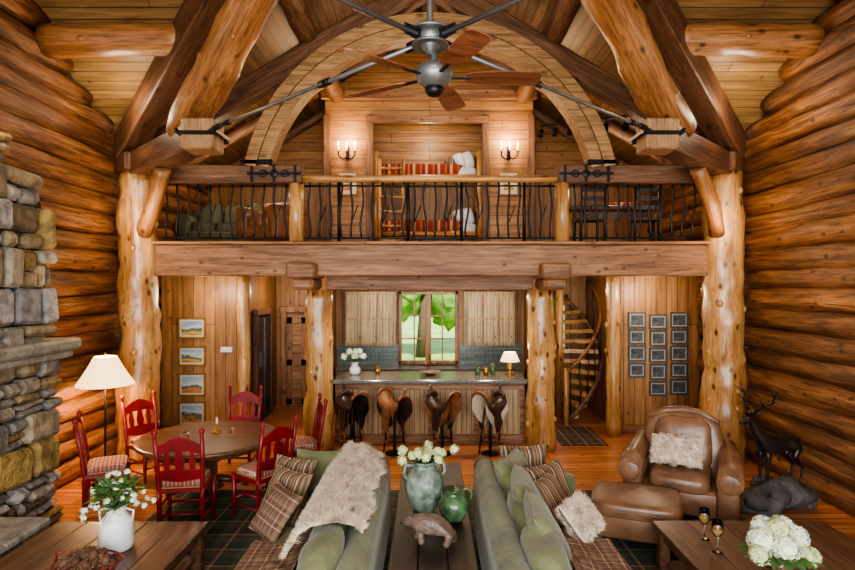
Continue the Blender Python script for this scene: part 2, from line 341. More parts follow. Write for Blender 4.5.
# ---------------------------------------------------------------- shell
XW=4.97
def wall_logs(name,sx):
    b=MB(); z=-.15; i=0
    while True:
        P_=U(.27,.345); z+=P_/2+(P_/2 if i==0 else .0) if i==0 else 0
        if i: z+=P_/2+prev/2
        prev=P_; i+=1
        if z>8: break
        if z<=5.05: y0,y1=-3.1,13.1
        else:
            hr=(8.14-z)/.6-.05; y0,y1=4.2-hr,4.2+hr
        if y1-y0<.5: break
        k=max(3,int((y1-y0)/.35)); ph=R()*6; rr=P_*.56
        b.tube([(sx*(XW+.17+.02*math.sin(j*.5+ph)),y0+(y1-y0)*j/k,z+.018*math.sin(j*.37+ph)) for j in range(k+1)],[rr+.01*math.sin(j*.9+ph) for j in range(k+1)],LOGW,n=16,wob=.14,flat=1)
    pts=[(-3.2,0),(13.2,0),(13.2,5.0),(9.4,5.0),(4.2,8.1),(-1.0,5.0),(-3.2,5.0)]
    T=Matrix.Translation((sx*(XW+.2),0,0))@Matrix.Rotation(math.radians(90),4,'Z')
    b.plate(pts,.08,MORT,T); return b.obj(name)  # backing plate added behind the logs to block outside light
wall_logs('wall_left',-1); wall_logs('wall_right',1)
b=MB(); b.box((0,5,-.05),(10.5,16.6,.1),FLOORM); b.obj('floor')
b=MB()
for sx in(-1,1):
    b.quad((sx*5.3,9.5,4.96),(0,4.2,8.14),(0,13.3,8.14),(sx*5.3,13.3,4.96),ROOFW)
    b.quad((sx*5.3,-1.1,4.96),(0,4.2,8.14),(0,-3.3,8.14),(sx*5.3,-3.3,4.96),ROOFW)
    b.add([(sx*5.3,9.5,4.96),(0,4.2,8.14),(sx*5.3,4.2,8.14)],[(0,1,2)],ROOFM)
    b.add([(sx*5.3,-1.1,4.96),(0,4.2,8.14),(sx*5.3,4.2,8.14)],[(0,1,2)],ROOFM)
b.obj('ceiling',recalc=False)
def wall_h(name,y,x0,x1,z0,z1,holes,mat,t=.12):
    b=MB(); xs=sorted({x0,x1}|{h[0] for h in holes}|{h[1] for h in holes}); zs=sorted({z0,z1}|{h[2] for h in holes}|{h[3] for h in holes})
    for i in range(len(xs)-1):
        for j in range(len(zs)-1):
            cx=(xs[i]+xs[i+1])/2; cz=(zs[j]+zs[j+1])/2
            if any(h[0]<cx<h[1] and h[2]<cz<h[3] for h in holes): continue
            b.box((cx,y,cz),(xs[i+1]-xs[i],t,zs[j+1]-zs[j]),mat)
    return b
W1=(-.68,.6,1.0,2.57); W2=(2.6,3.1,1.3,2.5)
b=wall_h('wall_back',13.06,-5.2,5.2,0,5.0,[W1,W2],PANZ)
b.plate([(-5.2,4.98),(5.2,4.98),(0,8.14)],.12,LOFTW,Matrix.Translation((0,13.06,0))); b.obj('wall_back')
b=wall_h('wall_front',-3.1,-5.2,5.2,0,5.0,[(-4,-1.4,.3,4.6),(-1.3,1.3,.3,4.6),(1.4,4,.3,4.6)],PANZ)
b.plate([(-5.2,4.98),(5.2,4.98),(0,8.14)],.12,LOFTW,Matrix.Translation((0,-3.1,0))); b.obj('wall_front')
def window(name,y,h,nx=2,nz=1,t=.07):
    x0,x1,z0,z1=h; b=MB()
    for x in(x0,x1): b.box((x,y-.05,(z0+z1)/2),(t,.14,z1-z0+t),POSTD,bev=.01)
    for z in(z0,z1): b.box(((x0+x1)/2,y-.05,z),(x1-x0+t,.14,t),POSTD,bev=.01)
    for i in range(1,nx): b.box((x0+(x1-x0)*i/nx,y-.02,(z0+z1)/2),(.13,.08,z1-z0),POSTD,bev=.01)
    for i in range(nx*2): 
        if i%2: b.box((x0+(x1-x0)*i/(nx*2),y,(z0+z1)/2),(.03,.03,z1-z0),POSTD)
    for j in range(1,3): b.box(((x0+x1)/2,y,z0+(z1-z0)*j/3),(x1-x0,.03,.03),POSTD)
    b.obj(name)
window('window_1',13.03,W1); window('window_2',13.03,W2,1)
for i,h in enumerate([(-4,-1.4,.3,4.6),(-1.3,1.3,.3,4.6),(1.4,4,.3,4.6)]): window('window_%d'%(i+3),-3.1,h)
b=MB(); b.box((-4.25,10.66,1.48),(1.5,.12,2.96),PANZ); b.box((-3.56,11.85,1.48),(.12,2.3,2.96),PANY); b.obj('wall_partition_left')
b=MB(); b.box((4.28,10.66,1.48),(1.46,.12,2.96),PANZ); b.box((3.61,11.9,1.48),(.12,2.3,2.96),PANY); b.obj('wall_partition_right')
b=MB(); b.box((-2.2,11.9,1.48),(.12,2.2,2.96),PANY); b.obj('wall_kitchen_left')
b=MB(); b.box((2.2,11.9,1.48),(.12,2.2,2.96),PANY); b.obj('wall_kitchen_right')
b=MB(); b.box((-4.25,10.58,.08),(1.45,.03,.16),TIMBX,bev=.005); b.obj('baseboard_left')
b=MB(); b.box((4.28,10.58,.08),(1.4,.03,.16),TIMBX,bev=.005); b.obj('baseboard_right')
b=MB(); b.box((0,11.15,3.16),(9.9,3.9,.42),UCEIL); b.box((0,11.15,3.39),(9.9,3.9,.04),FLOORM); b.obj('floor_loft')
b=MB(); b.box((0,9.08,3.14),(8.75,.26,.5),TIMBX,bev=.02); b.box((0,9.05,3.41),(8.75,.34,.05),TIMBX,bev=.01)
for k in range(9): b.box((-4+k,9.61,2.93),(.14,.8,.06),TIMBX)
b.obj('balcony_beam')
b=MB()
for x in(-1.98,1.93): 
    b.box((x,9.1,2.97),(.44,.85,.24),TIMBX,bev=.03); b.box((x,9.2,2.77),(.34,.8,.2),TIMBX,bev=.05)
b.obj('beam_corbels')
b=MB(); b.box((0,9.72,2.81),(3.5,.2,.28),TIMBX,bev=.01); b.obj('kitchen_header_beam')
b=MB(); y=12.0
b.box((-1.71,y,5.1),(.98,.12,3.4),LOFTW); b.box((1.64,y,5.1),(1.04,.12,3.4),LOFTW)
b.plate([(-2.2,6.75),(2.16,6.75),(2.16,6.8),(0,8.08),(-2.2,6.78)],.12,LOFTW,Matrix.Translation((0,y,0)))
b.box((-.05,y,6.47),(2.34,.12,.58),LOFTW)
b.box((-2.2,12.5,4.9),(.1,1.0,3.0),PANY); b.box((2.16,12.5,4.9),(.1,1.0,3.0),PANY)
b.obj('wall_loft')
b=MB()
for x in(-2.15,-1.26,1.16,2.11): b.box((x,11.9,4.85),(.15,.08,2.9),TIMB,bev=.01)
b.box((-.02,11.88,6.72),(4.5,.1,.2),TIMBX,bev=.01); b.box((-.05,11.89,6.2),(2.5,.08,.14),TIMBX,bev=.01)
b.obj('trim_1')
# ---------------------------------------------------------------- posts
for nm,x,y,r,h in (('log_post',-4.6,9.0,.29,4.5),('log_post',4.63,9.0,.29,4.5),('log_post',-1.87,9.6,.225,2.67),('log_post',1.87,9.6,.225,2.67),('log_post',-3.42,10.45,.12,2.95),('log_post',3.36,10.45,.12,2.95)):
    log(nm,(x,y,0),(x,y,h),r*1.08,r*.94,POST,wob=.22,n=24,knobs=int(r*45))
# ---------------------------------------------------------------- trusses
tr=empty('roof_truss')
HY=4.3
for sx in(-1,1):
    for fy in(0,1):
        Y=lambda y:(2*HY-y) if fy else y
        a=lambda x,y,z:(sx*x,Y(y),z)
        beam('valley_rafter',a(4.8,9.0,4.9),a(.05,4.3,7.75),.34,.42,VALL,tr)
        beam('diagonal_hammer_beam',a(4.8,9.15,4.62),a(2.85,7.15,4.62),.34,.34,VALL,tr,cap=ENDG)
        log('strut_log',a(3.3,7.65,4.8),a(.1,4.45,7.5),.25,.21,POSTD,tr,wob=.14,knobs=4)
        log('purlin_log',a(4.98,7.4,5.93),a(3.15,7.4,5.93),.21,.20,POSTD,tr,knobs=2)
        log('knee_brace_log',a(4.46,8.86,3.55),a(3.9,8.3,4.46),.12,.11,POSTD,tr,bend=.04)
        b=MB(); b.box((0,0,.14),(.58,.58,.28),VALL,bev=.03); b.obj('post_cap_block',tr,TR(sx*4.6,Y(9.0),4.5,45))
        bb=MB(); bb.box((0,0,0),(.4,.4,.38),ENDG,bev=.02); bb.box((0,.22,0),(.5,.05,.08),IRON,bev=.01); bb.box((0,-.22,0),(.46,.025,.05),IRON,bev=.01)
        bb.box((-.24,0,.02),(.04,.5,.06),IRON,bev=.01);bb.box((.24,0,.02),(.04,.5,.06),IRON,bev=.01)
        bb.obj('beam_end_block',tr,TR(sx*2.87,Y(7.2),4.62,0))
        bb=MB()
        M,L=orient(a(2.87,7.17,4.66),a(.1,4.4,4.6)); bb.tube([(0,0,-.1),(0,0,L)],.02,STEEL,n=8)
        for q in(.35,.6,2.6): bb.tube([(0,0,q),(0,0,q+.16)],.034,IRON,n=8)
        for q in(-.5,-.8,-1.1): bb.box((0,.2,q),(.09,.02,.2),IRON)
        bb.obj('tie_rod',tr,M)
for sx in(-1,1):
    log('wing_purlin',(sx*1.95,6.2,6.72),(sx*1.95,13,6.72),.17,.17,TIMB,tr)
log('ridge_log',(0,-3,7.9),(0,13,7.9),.16,.16,TIMB,tr)
for y in(10.1,11.1,12.6):
    for sx in(-1,1): log('wing_rafter',(sx*4.95,y,4.98),(sx*.1,y,7.86),.1,.09,TIMB,tr)
for sx in(-1,1):
    beam('hammer_beam',(sx*4.5,9.1,4.5),(sx*2.02,9.1,4.5),.28,.29,TIMB,tr)
    beam('principal_rafter',(sx*4.75,9.1,4.75),(sx*.0,9.1,7.55),.28,.34,TIMB,tr)
b=MB()
def arc(b,ro,ri,y0,y1,zc,mat,zb):
    n=44; a0=math.asin((zb-zc)/ro); vs=[];fs=[]
    for i in range(n+1):
        a=a0+(math.pi-2*a0)*i/n; c,s_=math.cos(a),math.sin(a)
        for (r,y) in((ro,y0),(ro,y1),(ri,y1),(ri,y0)): vs.append((r*c,y,zc+r*s_))
    for i in range(n):
        for k in range(4): fs.append([i*4+k,i*4+(k+1)%4,(i+1)*4+(k+1)%4,(i+1)*4+k])
    fs+=[[0,1,2,3],[n*4,n*4+1,n*4+2,n*4+3]]; b.add(vs,fs,mat)
arc(b,2.97,2.79,8.92,9.3,4.05,ARCH,4.64); arc(b,2.78,2.6,8.95,9.28,4.05,ARCH,4.64)
for sx in(-1,1): b.box((sx*2.72,9.1,4.68),(.5,.36,.08),IRON,bev=.01)
b.obj('timber_arch',tr)
b=MB()
for sx in(-1,1):
    b.box((sx*2.45,8.945,4.5),(.85,.02,.04),IRON); 
    for q in(2.12,2.45,2.8): b.box((sx*q,8.94,4.5),(.035,.025,.27),IRON)
    b.sq((sx*2.45,8.935,4.5),(.06,.015,.06),IRON,e=1)
    for q in(2.28,2.62):
        b.tube([(sx*q+.06*math.cos(k/12*6.2832),8.935,4.5+.05*math.sin(k/12*6.2832)) for k in range(12)],.01,IRON,n=6,closed=True)
b.obj('iron_strap',tr)
b=MB()
b.lathe([(.03,-.12),(.05,-.08),(.1,-.02),(.11,.02),(.09,.06),(.04,.1),(.025,.16),(.025,3.2)],STEEL,(0,HY,4.6))
for k in range(4): 
    a=math.radians(45+90*k); b.box((.16*math.cos(a),HY+.16*math.sin(a),4.61),(.2,.02,.08),IRON,rot=(0,0,a),bev=.004)
b.lathe([(.16,-.008),(.16,.008)],STEEL,(0,HY,4.66)); b.lathe([(.14,-.008),(.14,.008)],STEEL,(0,HY,4.56))
b.obj('steel_hub',tr)
b=MB()
b.lathe([(.02,-.14),(.06,-.13),(.09,-.1),(.13,-.07),(.145,-.02),(.13,.03),(.06,.06),(.03,.09),(.025,.16)],STEEL,(0,0,0))
b.lathe([(.0,-.19),(.04,-.185),(.065,-.16),(.07,-.12)],IRON,(0,0,0))
for k in range(5):
    a=math.radians(-69+72*k); T=Matrix.Rotation(a,4,'Z')
    b.M=T; b.box((.19,0,-.045),(.18,.03,.012),IRON)
    pts=[(.24,-.045),(.3,-.07),(.55,-.09),(.77,-.09),(.81,-.055),(.81,.055),(.77,.09),(.55,.09),(.3,.07),(.24,.045)]
    b.M=T@Matrix.Translation((0,0,-.04))@Matrix.Rotation(math.radians(-13),4,'X')
    vs=[(p[0],p[1],-.005) for p in pts]+[(p[0],p[1],.005) for p in pts]; n=len(pts)
    b.add(vs,[list(range(n)),list(range(n,2*n))]+[[i,(i+1)%n,n+(i+1)%n,n+i] for i in range(n)],FANW)
b.M=Matrix(); b.obj('ceiling_fan',M=TR(.03,HY,4.36))
# ---------------------------------------------------------------- railing
b=MB()
def balus(x0,x1,ztop):
    n=int((x1-x0)/.165)
    for i in range(n+1):
        x=x0+(x1-x0)*i/n; s1=U(.012,.032)*random.choice((-1,1)); ph=R()*3
        b.tube([(x+s1*math.sin(k/8*math.pi*2+ph)*(1 if 0<k<8 else 0.3),9.08,3.5+(ztop-3.5)*k/8) for k in range(9)],.016,IRON,n=6)
        if i%3==1: b.tube([(x,9.08,3.75),(x+.06,9.07,3.9),(x+.1,9.08,4.02)],.01,IRON,n=5)
balus(-4.2,-2.3,4.38); balus(-1.92,1.92,4.4); balus(2.3,4.2,4.38)
b.tube([(x/4,9.08,3.5) for x in range(-17,18)],.02,IRON,n=6)
b.tube([(x/4,9.08,4.33) for x in range(-8,9)],.015,IRON,n=6)
for x in(-2.13,2.1): b.tube([(x,9.08,3.43),(x,9.08,3.9),(x,9.08,4.37)],[.12,.11,.115],POST,n=14,wob=.08)
for x in(-1.45,-.35,.5,1.5): b.tube([(x,9.08,3.43),(x,9.08,4.38)],.028,IRON,n=8)
b.tube([(-2.05+4.1*k/16,9.08,4.44) for k in range(17)],.06,POSTX,n=12,wob=.1)
b.obj('balcony_railing')
# ---------------------------------------------------------------- fireplace
b=MB()
b.M=Matrix.Translation((-4.67,0,0))@Matrix.Rotation(math.radians(90),4,'Z')
b.plate([(2.6,0),(6.68,0),(6.68,2.0),(6.55,2.1),(6.55,3.68),(5.75,4.15),(5.45,4.6),(4.0,4.6),(2.6,3.9)],.4,MORT); b.M=Matrix()
z=0
def ytop(z):
    if z<2.0: return 6.74
    if z<3.7: return 6.62
    return 6.62-(z-3.7)*1.55
def st(y,l,z,h):
    b.box((-4.46+U(-.04,.06),y+l/2,z+h/2),(.22,l-.018,h-.016),STONE,bev=U(.03,.06),rot=(U(-.09,.09),U(-.06,.06),U(-.07,.07)))
while z<4.6:
    hh=U(.24,.5); y=2.7+U(0,.2); ym=ytop(z+hh*.5)
    while y<ym-.05:
        l=min(U(.2,.6),ym-y); 
        if ym-y-l<.16: l=ym-y
        inh=(3.6<y+l/2<5.3 and z<1.3)
        if not inh:
            q=R()
            if q<.34: st(y,l,z,hh)
            elif q<.62:
                f=U(.3,.7); st(y,l,z,hh*f); st(y,l,z+hh*f,hh*(1-f))
            elif q<.82:
                g=U(.35,.65); f=U(.35,.65); st(y,l*g,z,hh*f); st(y+l*g,l*(1-g),z,hh*f); st(y,l,z+hh*f,hh*(1-f))
            else:
                f1=U(.25,.4); f2=U(.25,.4); st(y,l,z,hh*f1); st(y,l,z+hh*f1,hh*f2); st(y,l,z+hh*(f1+f2),hh*(1-f1-f2))
        y+=l
    z+=hh
b.box((-4.47,4.45,.7),(.12,1.7,1.3),BLACK)  # black panel stands in for the dark inside of the firebox
b.box((-4.46,4.95,2.05),(.52,3.9,.13),SLAB,bev=.03); b.box((-4.46,4.95,1.94),(.4,3.75,.09),SLAB,bev=.02)
b.obj('stone_fireplace')
b=MB(); b.box((-4.05,4.1,.2),(.46,3.1,.4),MORT)
for i in range(8):
    for k in range(2): b.box((-3.83+U(-.01,.01),2.75+i*.39,.1+k*.19),(.12,.37,.18),STONE,bev=.02)
for i in range(3): b.box((-4.02,3.05+i*1.03,.43),(.58,1.02,.08),SLAB,bev=.02)
b.obj('raised_hearth')
# ---------------------------------------------------------------- kitchen
b=MB(); b.box((0,10.2,.54),(3.26,.6,1.08),BARP)
for x in(-1.6,-.8,0,.8,1.6): b.box((x,9.89,.54),(.09,.03,1.08),TIMBX,bev=.005)
b.box((0,9.89,.08),(3.26,.04,.16),TIMBX,bev=.005); b.box((0,9.89,1.0),(3.26,.04,.12),TIMBX,bev=.005)
b.box((0,10.05,1.12),(3.28,1.0,.07),GRAN,bev=.015); b.obj('bar_counter')
b=MB(); b.box((0,12.68,.44),(4.1,.58,.88),CAB); b.box((0,12.66,.91),(4.12,.64,.05),GRAN,bev=.01)
for x in(-1.5,-.75,0,.75,1.5): b.box((x,12.38,.44),(.03,.02,.8),TIMBX)
b.obj('kitchen_base_cabinets')
b=MB(); b.box((-1.42,12.985,1.17),(1.4,.02,.46),TILE); b.box((1.38,12.985,1.17),(1.4,.02,.46),TILE); b.obj('tile_backsplash')
for sx in(-1,1):
    b=MB(); b.box((sx*1.32,12.82,2.0),(1.12,.34,1.2),CAB)
    for k in range(3):
        cx=sx*1.32-.36+.36*k; b.box((cx,12.64,2.0),(.34,.02,1.14),CAB,bev=.008)
        for q in(-1,1): b.box((cx+q*.155,12.625,2.0),(.035,.02,1.14),BARP,bev=.004)
        for q in(-1,0,1): b.box((cx,12.625,2.0+q*.55),(.3,.02,.05),BARP,bev=.004)
        b.sq((cx+.12,12.6,1.6),(.014,.014,.014),IRON,e=1,nu=8,nv=6)
    b.obj('upper_cabinet')
b=MB(); b.box((0,12.75,2.78),(4.2,.4,.3),VALL,bev=.01); b.obj('kitchen_soffit')
b=MB(); b.tube([(0,0,0),(0,0,.22),(0,-.05,.3),(0,-.14,.28)],.015,BRASS); b.tube([(-.1,0,.0),(-.1,0,.08)],.02,BRASS); b.tube([(.1,0,.0),(.1,0,.08)],.02,BRASS); b.obj('faucet',M=TR(0,12.8,.935))
def head(b,c,r,n=70,mat=PETAL,ps=.016):
    c=Vector(c); b.sq(c,(r*.85,r*.85,r*.8),mat,e=1,nu=10,nv=6)
    for i in range(n):
        d=Vector((random.gauss(0,1),random.gauss(0,1),random.gauss(0,1)+.3)).normalized(); p=c+d*r*U(.86,1.05)
        x=d.orthogonal().normalized(); y=d.cross(x); ph=R()*1.5
        for k in range(4):
            a=ph+k*math.pi/2; e=x*math.cos(a)+y*math.sin(a); f=x*math.cos(a+.7)+y*math.sin(a+.7); g=x*math.cos(a-.7)+y*math.sin(a-.7)
            b.add([p,p+g*ps*.8+d*.003,p+e*ps*1.3+d*.006,p+f*ps*.8+d*.003],[(0,1,2,3)],mat)
def leaf(b,p,d,l,w,mat=LEAF):
    p=Vector(p);d=Vector(d).normalized(); x=d.cross(Vector((0,0,1)))
    if x.length<.05: x=Vector((1,0,0))
    x.normalize(); u=x.cross(d)
    b.add([p,p+d*l*.4+x*w+u*.01,p+d*l-u*l*.15,p+d*l*.4-x*w+u*.01,p+d*l*.45-u*.01],[(0,1,4),(1,2,4),(2,3,4),(3,0,4)],mat)
b=MB(); b.lathe([(.05,0),(.09,.03),(.1,.1),(.05,.18),(.07,.22)],WHITE)
for i in range(11): 
    a=i*.7; head(b,(.2*math.cos(a)*(i%3)/2,.12*math.sin(a)*(i%3)/2,.35+.06*math.sin(i*2)),.055,24,ps=.02)
for i in range(16): a=i*.45; leaf(b,(0,0,.22),(math.cos(a),math.sin(a),.6),.26,.04)
b.obj('flower_arrangement',M=TR(-1.34,10.15,1.155))
def plight(parent,z,en,col=(1,.7,.42),r=.05):
    l=bpy.data.lights.new('bulb_or_fill','POINT'); l.energy=en; l.color=col; l.shadow_soft_size=r; lo=bpy.data.objects.new('bulb_or_fill',l); bpy.context.collection.objects.link(lo); lo.parent=parent; lo.location=z
def table_lamp(name,M,s=1,en=12):
    e=empty(name,M); b=MB(); b.lathe([(.07*s,0),(.075*s,.01),(.03*s,.03),(.05*s,.08),(.06*s,.13),(.03*s,.19),(.012*s,.22),(.012*s,.3)],BRASS); b.obj('lamp_base',e,None)
    b=MB(); b.lathe([(.15*s,.24),(.09*s,.4)],SHADE); o=b.obj('shade',e,None); plight(e,(0,0,.48),en)
table_lamp('table_lamp',TR(1.42,10.15,1.155),1.15,5)
for i,(x,h) in enumerate(((-.95,.13),(.85,.16),(1.0,.13),(1.12,.2))):
    b=MB(); b.lathe([(.04,0),(.055,.04),(.05,h*.7),(.02,h)],GREENP if i%2 else BRASS); b.obj('counter_jar',M=TR(x,10.2 if i else 10.3,1.155))
b=MB(); b.lathe([(.06,0),(.1,.02),(.2,.06),(.21,.065),(.1,.03)],SADB); b.obj('serving_bowl',M=TR(0,10.1,1.155))
b=MB(); b.box((0,0,1.05),(.08,.9,2.1),BLACK,bev=.01); b.box((.05,-.04,1.3),(.03,.03,.6),STEEL,bev=.01); b.box((.05,.04,1.3),(.03,.03,.6),STEEL,bev=.01); b.box((.045,0,1.05),(.01,.01,2.06),STEEL); b.box((.045,-.22,1.25),(.012,.2,.3),STEEL)
for y in(-.5,.5): b.box((.01,y,1.08),(.1,.1,2.2),TIMB,bev=.01)
b.box((.01,0,2.2),(.1,1.1,.12),TIMB,bev=.01); b.obj('refrigerator',M=TR(-3.45,11.75,0))
def door(name,M):
    b=MB(); b.box((0,0,1.03),(.8,.05,2.06),LOFTW)
    for x in(-.33,0,.33): b.box((x,-.035,1.03),(.12,.02,2.02),POSTD,bev=.004)
    for z in(.12,1.0,1.95): b.box((0,-.035,z),(.78,.02,.14),POSTD,bev=.004)
    for x in(-.46,.46): b.box((x,0,1.08),(.12,.12,2.16),POSTD,bev=.01)
    b.box((0,0,2.2),(1.1,.12,.14),POSTD,bev=.01); b.sq((.28,-.08,1.0),(.03,.03,.03),BRASS,e=1); b.obj(name,M=M)
door('door_1',TR(-2.85,12.93,0)); 
def pic(name,M,w,h,fm,pm,fw=.03,mw=.05,mt=MATB):
    e=empty(name,M); b=MB()
    for x in(-1,1): b.box((x*(w/2-fw/2),0,0),(fw,.035,h),fm,bev=.005)
    for z in(-1,1): b.box((0,0,z*(h/2-fw/2)),(w-2*fw,.035,fw),fm,bev=.005)
    b.box((0,.005,0),(w-fw,.012,h-fw),mt); b.obj('frame',e)
    b=MB(); b.box((0,-.003,0),(w-2*fw-2*mw,.008,h-2*fw-2*mw),pm); b.obj('print',e)
for z,hh in((1.95,.4),(1.43,.38),(.9,.44),(.36,.46)): pic('framed_landscape',TR(-4.42,10.575,z),.52,hh,GOLD,PICA,.04,.03)
for ci,x in enumerate((3.84,4.23,4.62)):
    for ri in range(5):
        z=2.1-ri*.31-(.0 if ci!=1 else .03)
        if ci==0 and ri==4: continue
        pic('framed_photograph',TR(x,10.575,z),.31 if ri%2 else .33,.27 if (ri+ci)%2 else .29,SILV,PICB,.03,.022,MATG)
for x in(-1.72,1.64): pic('framed_drawing',TR(x,11.915,4.87),.42,.5,GOLD,PICA,.03,.08)
b=MB(); b.box((0,0,0),(.22,.03,.1),WHITE,bev=.01)
for k in(-.06,0,.06): b.box((k,-.02,0),(.02,.02,.03),WHITE)
b.obj('light_switch',M=TR(-3.78,10.58,1.55))
for x in(-1.72,1.64):
    e=empty('candle_sconce',TR(x,11.92,5.5)); b=MB(); b.box((0,-.01,0),(.07,.02,.3),IRON,bev=.005)
    for q in(-.17,0,.17):
        b.tube([(0,-.03,-.08),(q*.5,-.1,-.14),(q,-.16,-.08),(q,-.16,0)],.014,IRON,n=6); b.lathe([(.035,0),(.035,.01)],IRON,(q,-.16,0)); b.lathe([(.014,0),(.014,.12)],WHITE,(q,-.16,.01)); b.lathe([(.008,.13),(.02,.16),(.012,.2),(.002,.22)],FLAME,(q,-.16,0),n=8)
    b.obj('sconce_body',e,None); plight(e,(0,-.3,.3),45,(1,.66,.36),.08)
# bunks
e=empty('bunk_bed',TR(-.05,12.45,3.42))
b=MB()
for z,zz in((.42,0),(1.62,1)):
    for y in(-.38,.38): b.tube([(-1.1,y,z),(0,y,z),(1.1,y,z)],.055,POSTX,n=10)
    b.sq((0,0,z+.12),(1.05,.38,.11),WHITE,e=.25); b.sq((-.14,-.01,z+.16),(.9,.41,.13),BED,e=.25,wob=.06)
    b.sq((.86,-.05,z+.38),(.14,.32,.2),WHITE,e=.6,rot=(0,-.3,0)); b.sq((.66,-.12,z+.36),(.12,.28,.18),WHITE,e=.6,rot=(0,-.5,.2)); b.sq((.5,-.12,z+.33),(.1,.22,.14),PST,e=.6,rot=(0,-.6,0))
    b.tube([(1.08,-.38,z+.45),(1.08,0,z+.55),(1.08,.38,z+.45)],.05,POST,n=10)
for x in(-1.1,1.1):
    for y in(-.4,.4): b.tube([(x,y,0),(x,y,2.15)],.065,POST,n=10)
b.obj('bunk_frame',e,None); plight(e,(0,-.1,2.6),20,(1,.78,.54),.15)  # point light added to brighten the bunk alcove, no lamp there
b=MB()
for x in(-.24,.24): b.tube([(x,0,0),(x,.12,1.95)],.035,POST,n=8)
for k in range(6): b.tube([(-.24,.015*k,.25+k*.3),(.24,.015*k,.25+k*.3)],.026,POST,n=8)
b.obj('bunk_ladder',M=TR(-.8,11.75,3.42))
# ---------------------------------------------------------------- sofas
def sofa(name,M,L=2.8,D=1.08,col=SAGE,seat=SAGEL,bc=True):
    e=empty(name,M); b=MB()
    b.box((-D/2,0,.24),(D-.06,L-.1,.3),col,bev=.04)
    b.sq((-.13,0,.5),(.14,L/2-.03,.33),col,e=.22)
    b.tube([(-.12,-L/2+.02+(L-.04)*k/14,.78) for k in range(15)],.105,col,n=16,wob=.06)
    for s in(-1,1):
        b.sq((-D/2,s*(L/2-.12),.38),(D/2-.02,.12,.26),col,e=.22)
        b.tube([(-D+.02,s*(L/2-.12),.6),(-D/2,s*(L/2-.12),.6),(-.1,s*(L/2-.12),.62)],.125,col,n=16)
        for x in(-D+.1,-.1): b.lathe([(.03,0),(.045,.05),(.04,.1)],TABD,(x,s*(L/2-.12),0),n=12)
    cl=(L-.5)/3
    for k in range(3):
        b.sq((-D/2-.1,(k-1)*cl,.46),(D/2-.16,cl/2-.008,.105),seat,e=.28,wob=.03)
        ring=[(-D/2-.1+(D/2-.16)*math.copysign(abs(math.cos(t))**.28,math.cos(t)),(k-1)*cl+(cl/2-.006)*math.copysign(abs(math.sin(t))**.28,math.sin(t)),.545) for t in [q/32*6.2832+.02 for q in range(32)]]
        b.tube(ring,.009,col,n=5,closed=True)
    b.obj('frame',e,None)
    if bc:
        b=MB()
        for k in range(3): b.sq((-.37,(k-1)*cl,.71),(.15,cl/2-.015,.27),col,e=.65,rot=(0,.22,0),wob=.18,nu=36,nv=24)
        b.obj('back_cushions',e,None)
    return e
sofa('sofa',TR(-.42,4.78,.016)); sofa('sofa',TR(.46,4.78,.016,180))
def tpil(x,y,z,w,h,t,rot,mat,furm=None,name='throw_pillow'):
    T=Matrix.Translation((x,y,z))@Euler([math.radians(a) for a in rot]).to_matrix().to_4x4()
    b=MB(); b.pillow(w,h,t,mat)
    if furm:
        pts=[]
        for i in range(6000):
            u,v=U(-1,1),U(-1,1); zz=t/2*((1-u**4)*(1-v**4))**.5; sd=random.choice((1,-1)); pts.append(((u*w/2*.95,v*h/2*.95,zz*sd),(u*.5,v*.5,sd)))
        b.fur(pts,.045,furm)
    else:
        ring=[]
        for k in range(40):
            t_=k/40*4; s_=int(t_); f=-1+2*(t_-s_); u,v=[(f,-1),(1,f),(-f,1),(-1,-f)][s_]; ring.append((u*w/2*(1-.1*(1-v*v)),v*h/2*(1-.1*(1-u*u)),0))
        b.tube(ring,.009,mat,n=5,closed=True)
    b.obj(name,M=T)
tpil(-1.16,5.92,.80,.5,.46,.17,(72,0,-6),SAGE); tpil(-1.4,5.74,.78,.5,.46,.16,(66,0,-25),PST)
tpil(-1.38,5.42,.76,.54,.48,.16,(60,0,-38),PST); tpil(-1.38,5.08,.72,.52,.46,.15,(52,0,-52),PLD)
tpil(.98,5.92,.84,.5,.48,.17,(74,0,8),PST); tpil(.84,5.55,.86,.6,.5,.2,(64,0,60),SAGE); tpil(1.16,5.5,.78,.52,.5,.17,(60,0,36),PST)
tpil(1.1,5.2,.78,.5,.46,.16,(56,0,52),PST)
tpil(.86,4.95,.88,.64,.52,.2,(60,0,82),SAGE); tpil(1.3,4.92,.74,.42,.36,.15,(48,0,52),CREAM,CREAM); tpil(.88,4.3,.88,.62,.52,.2,(60,0,86),SAGE)
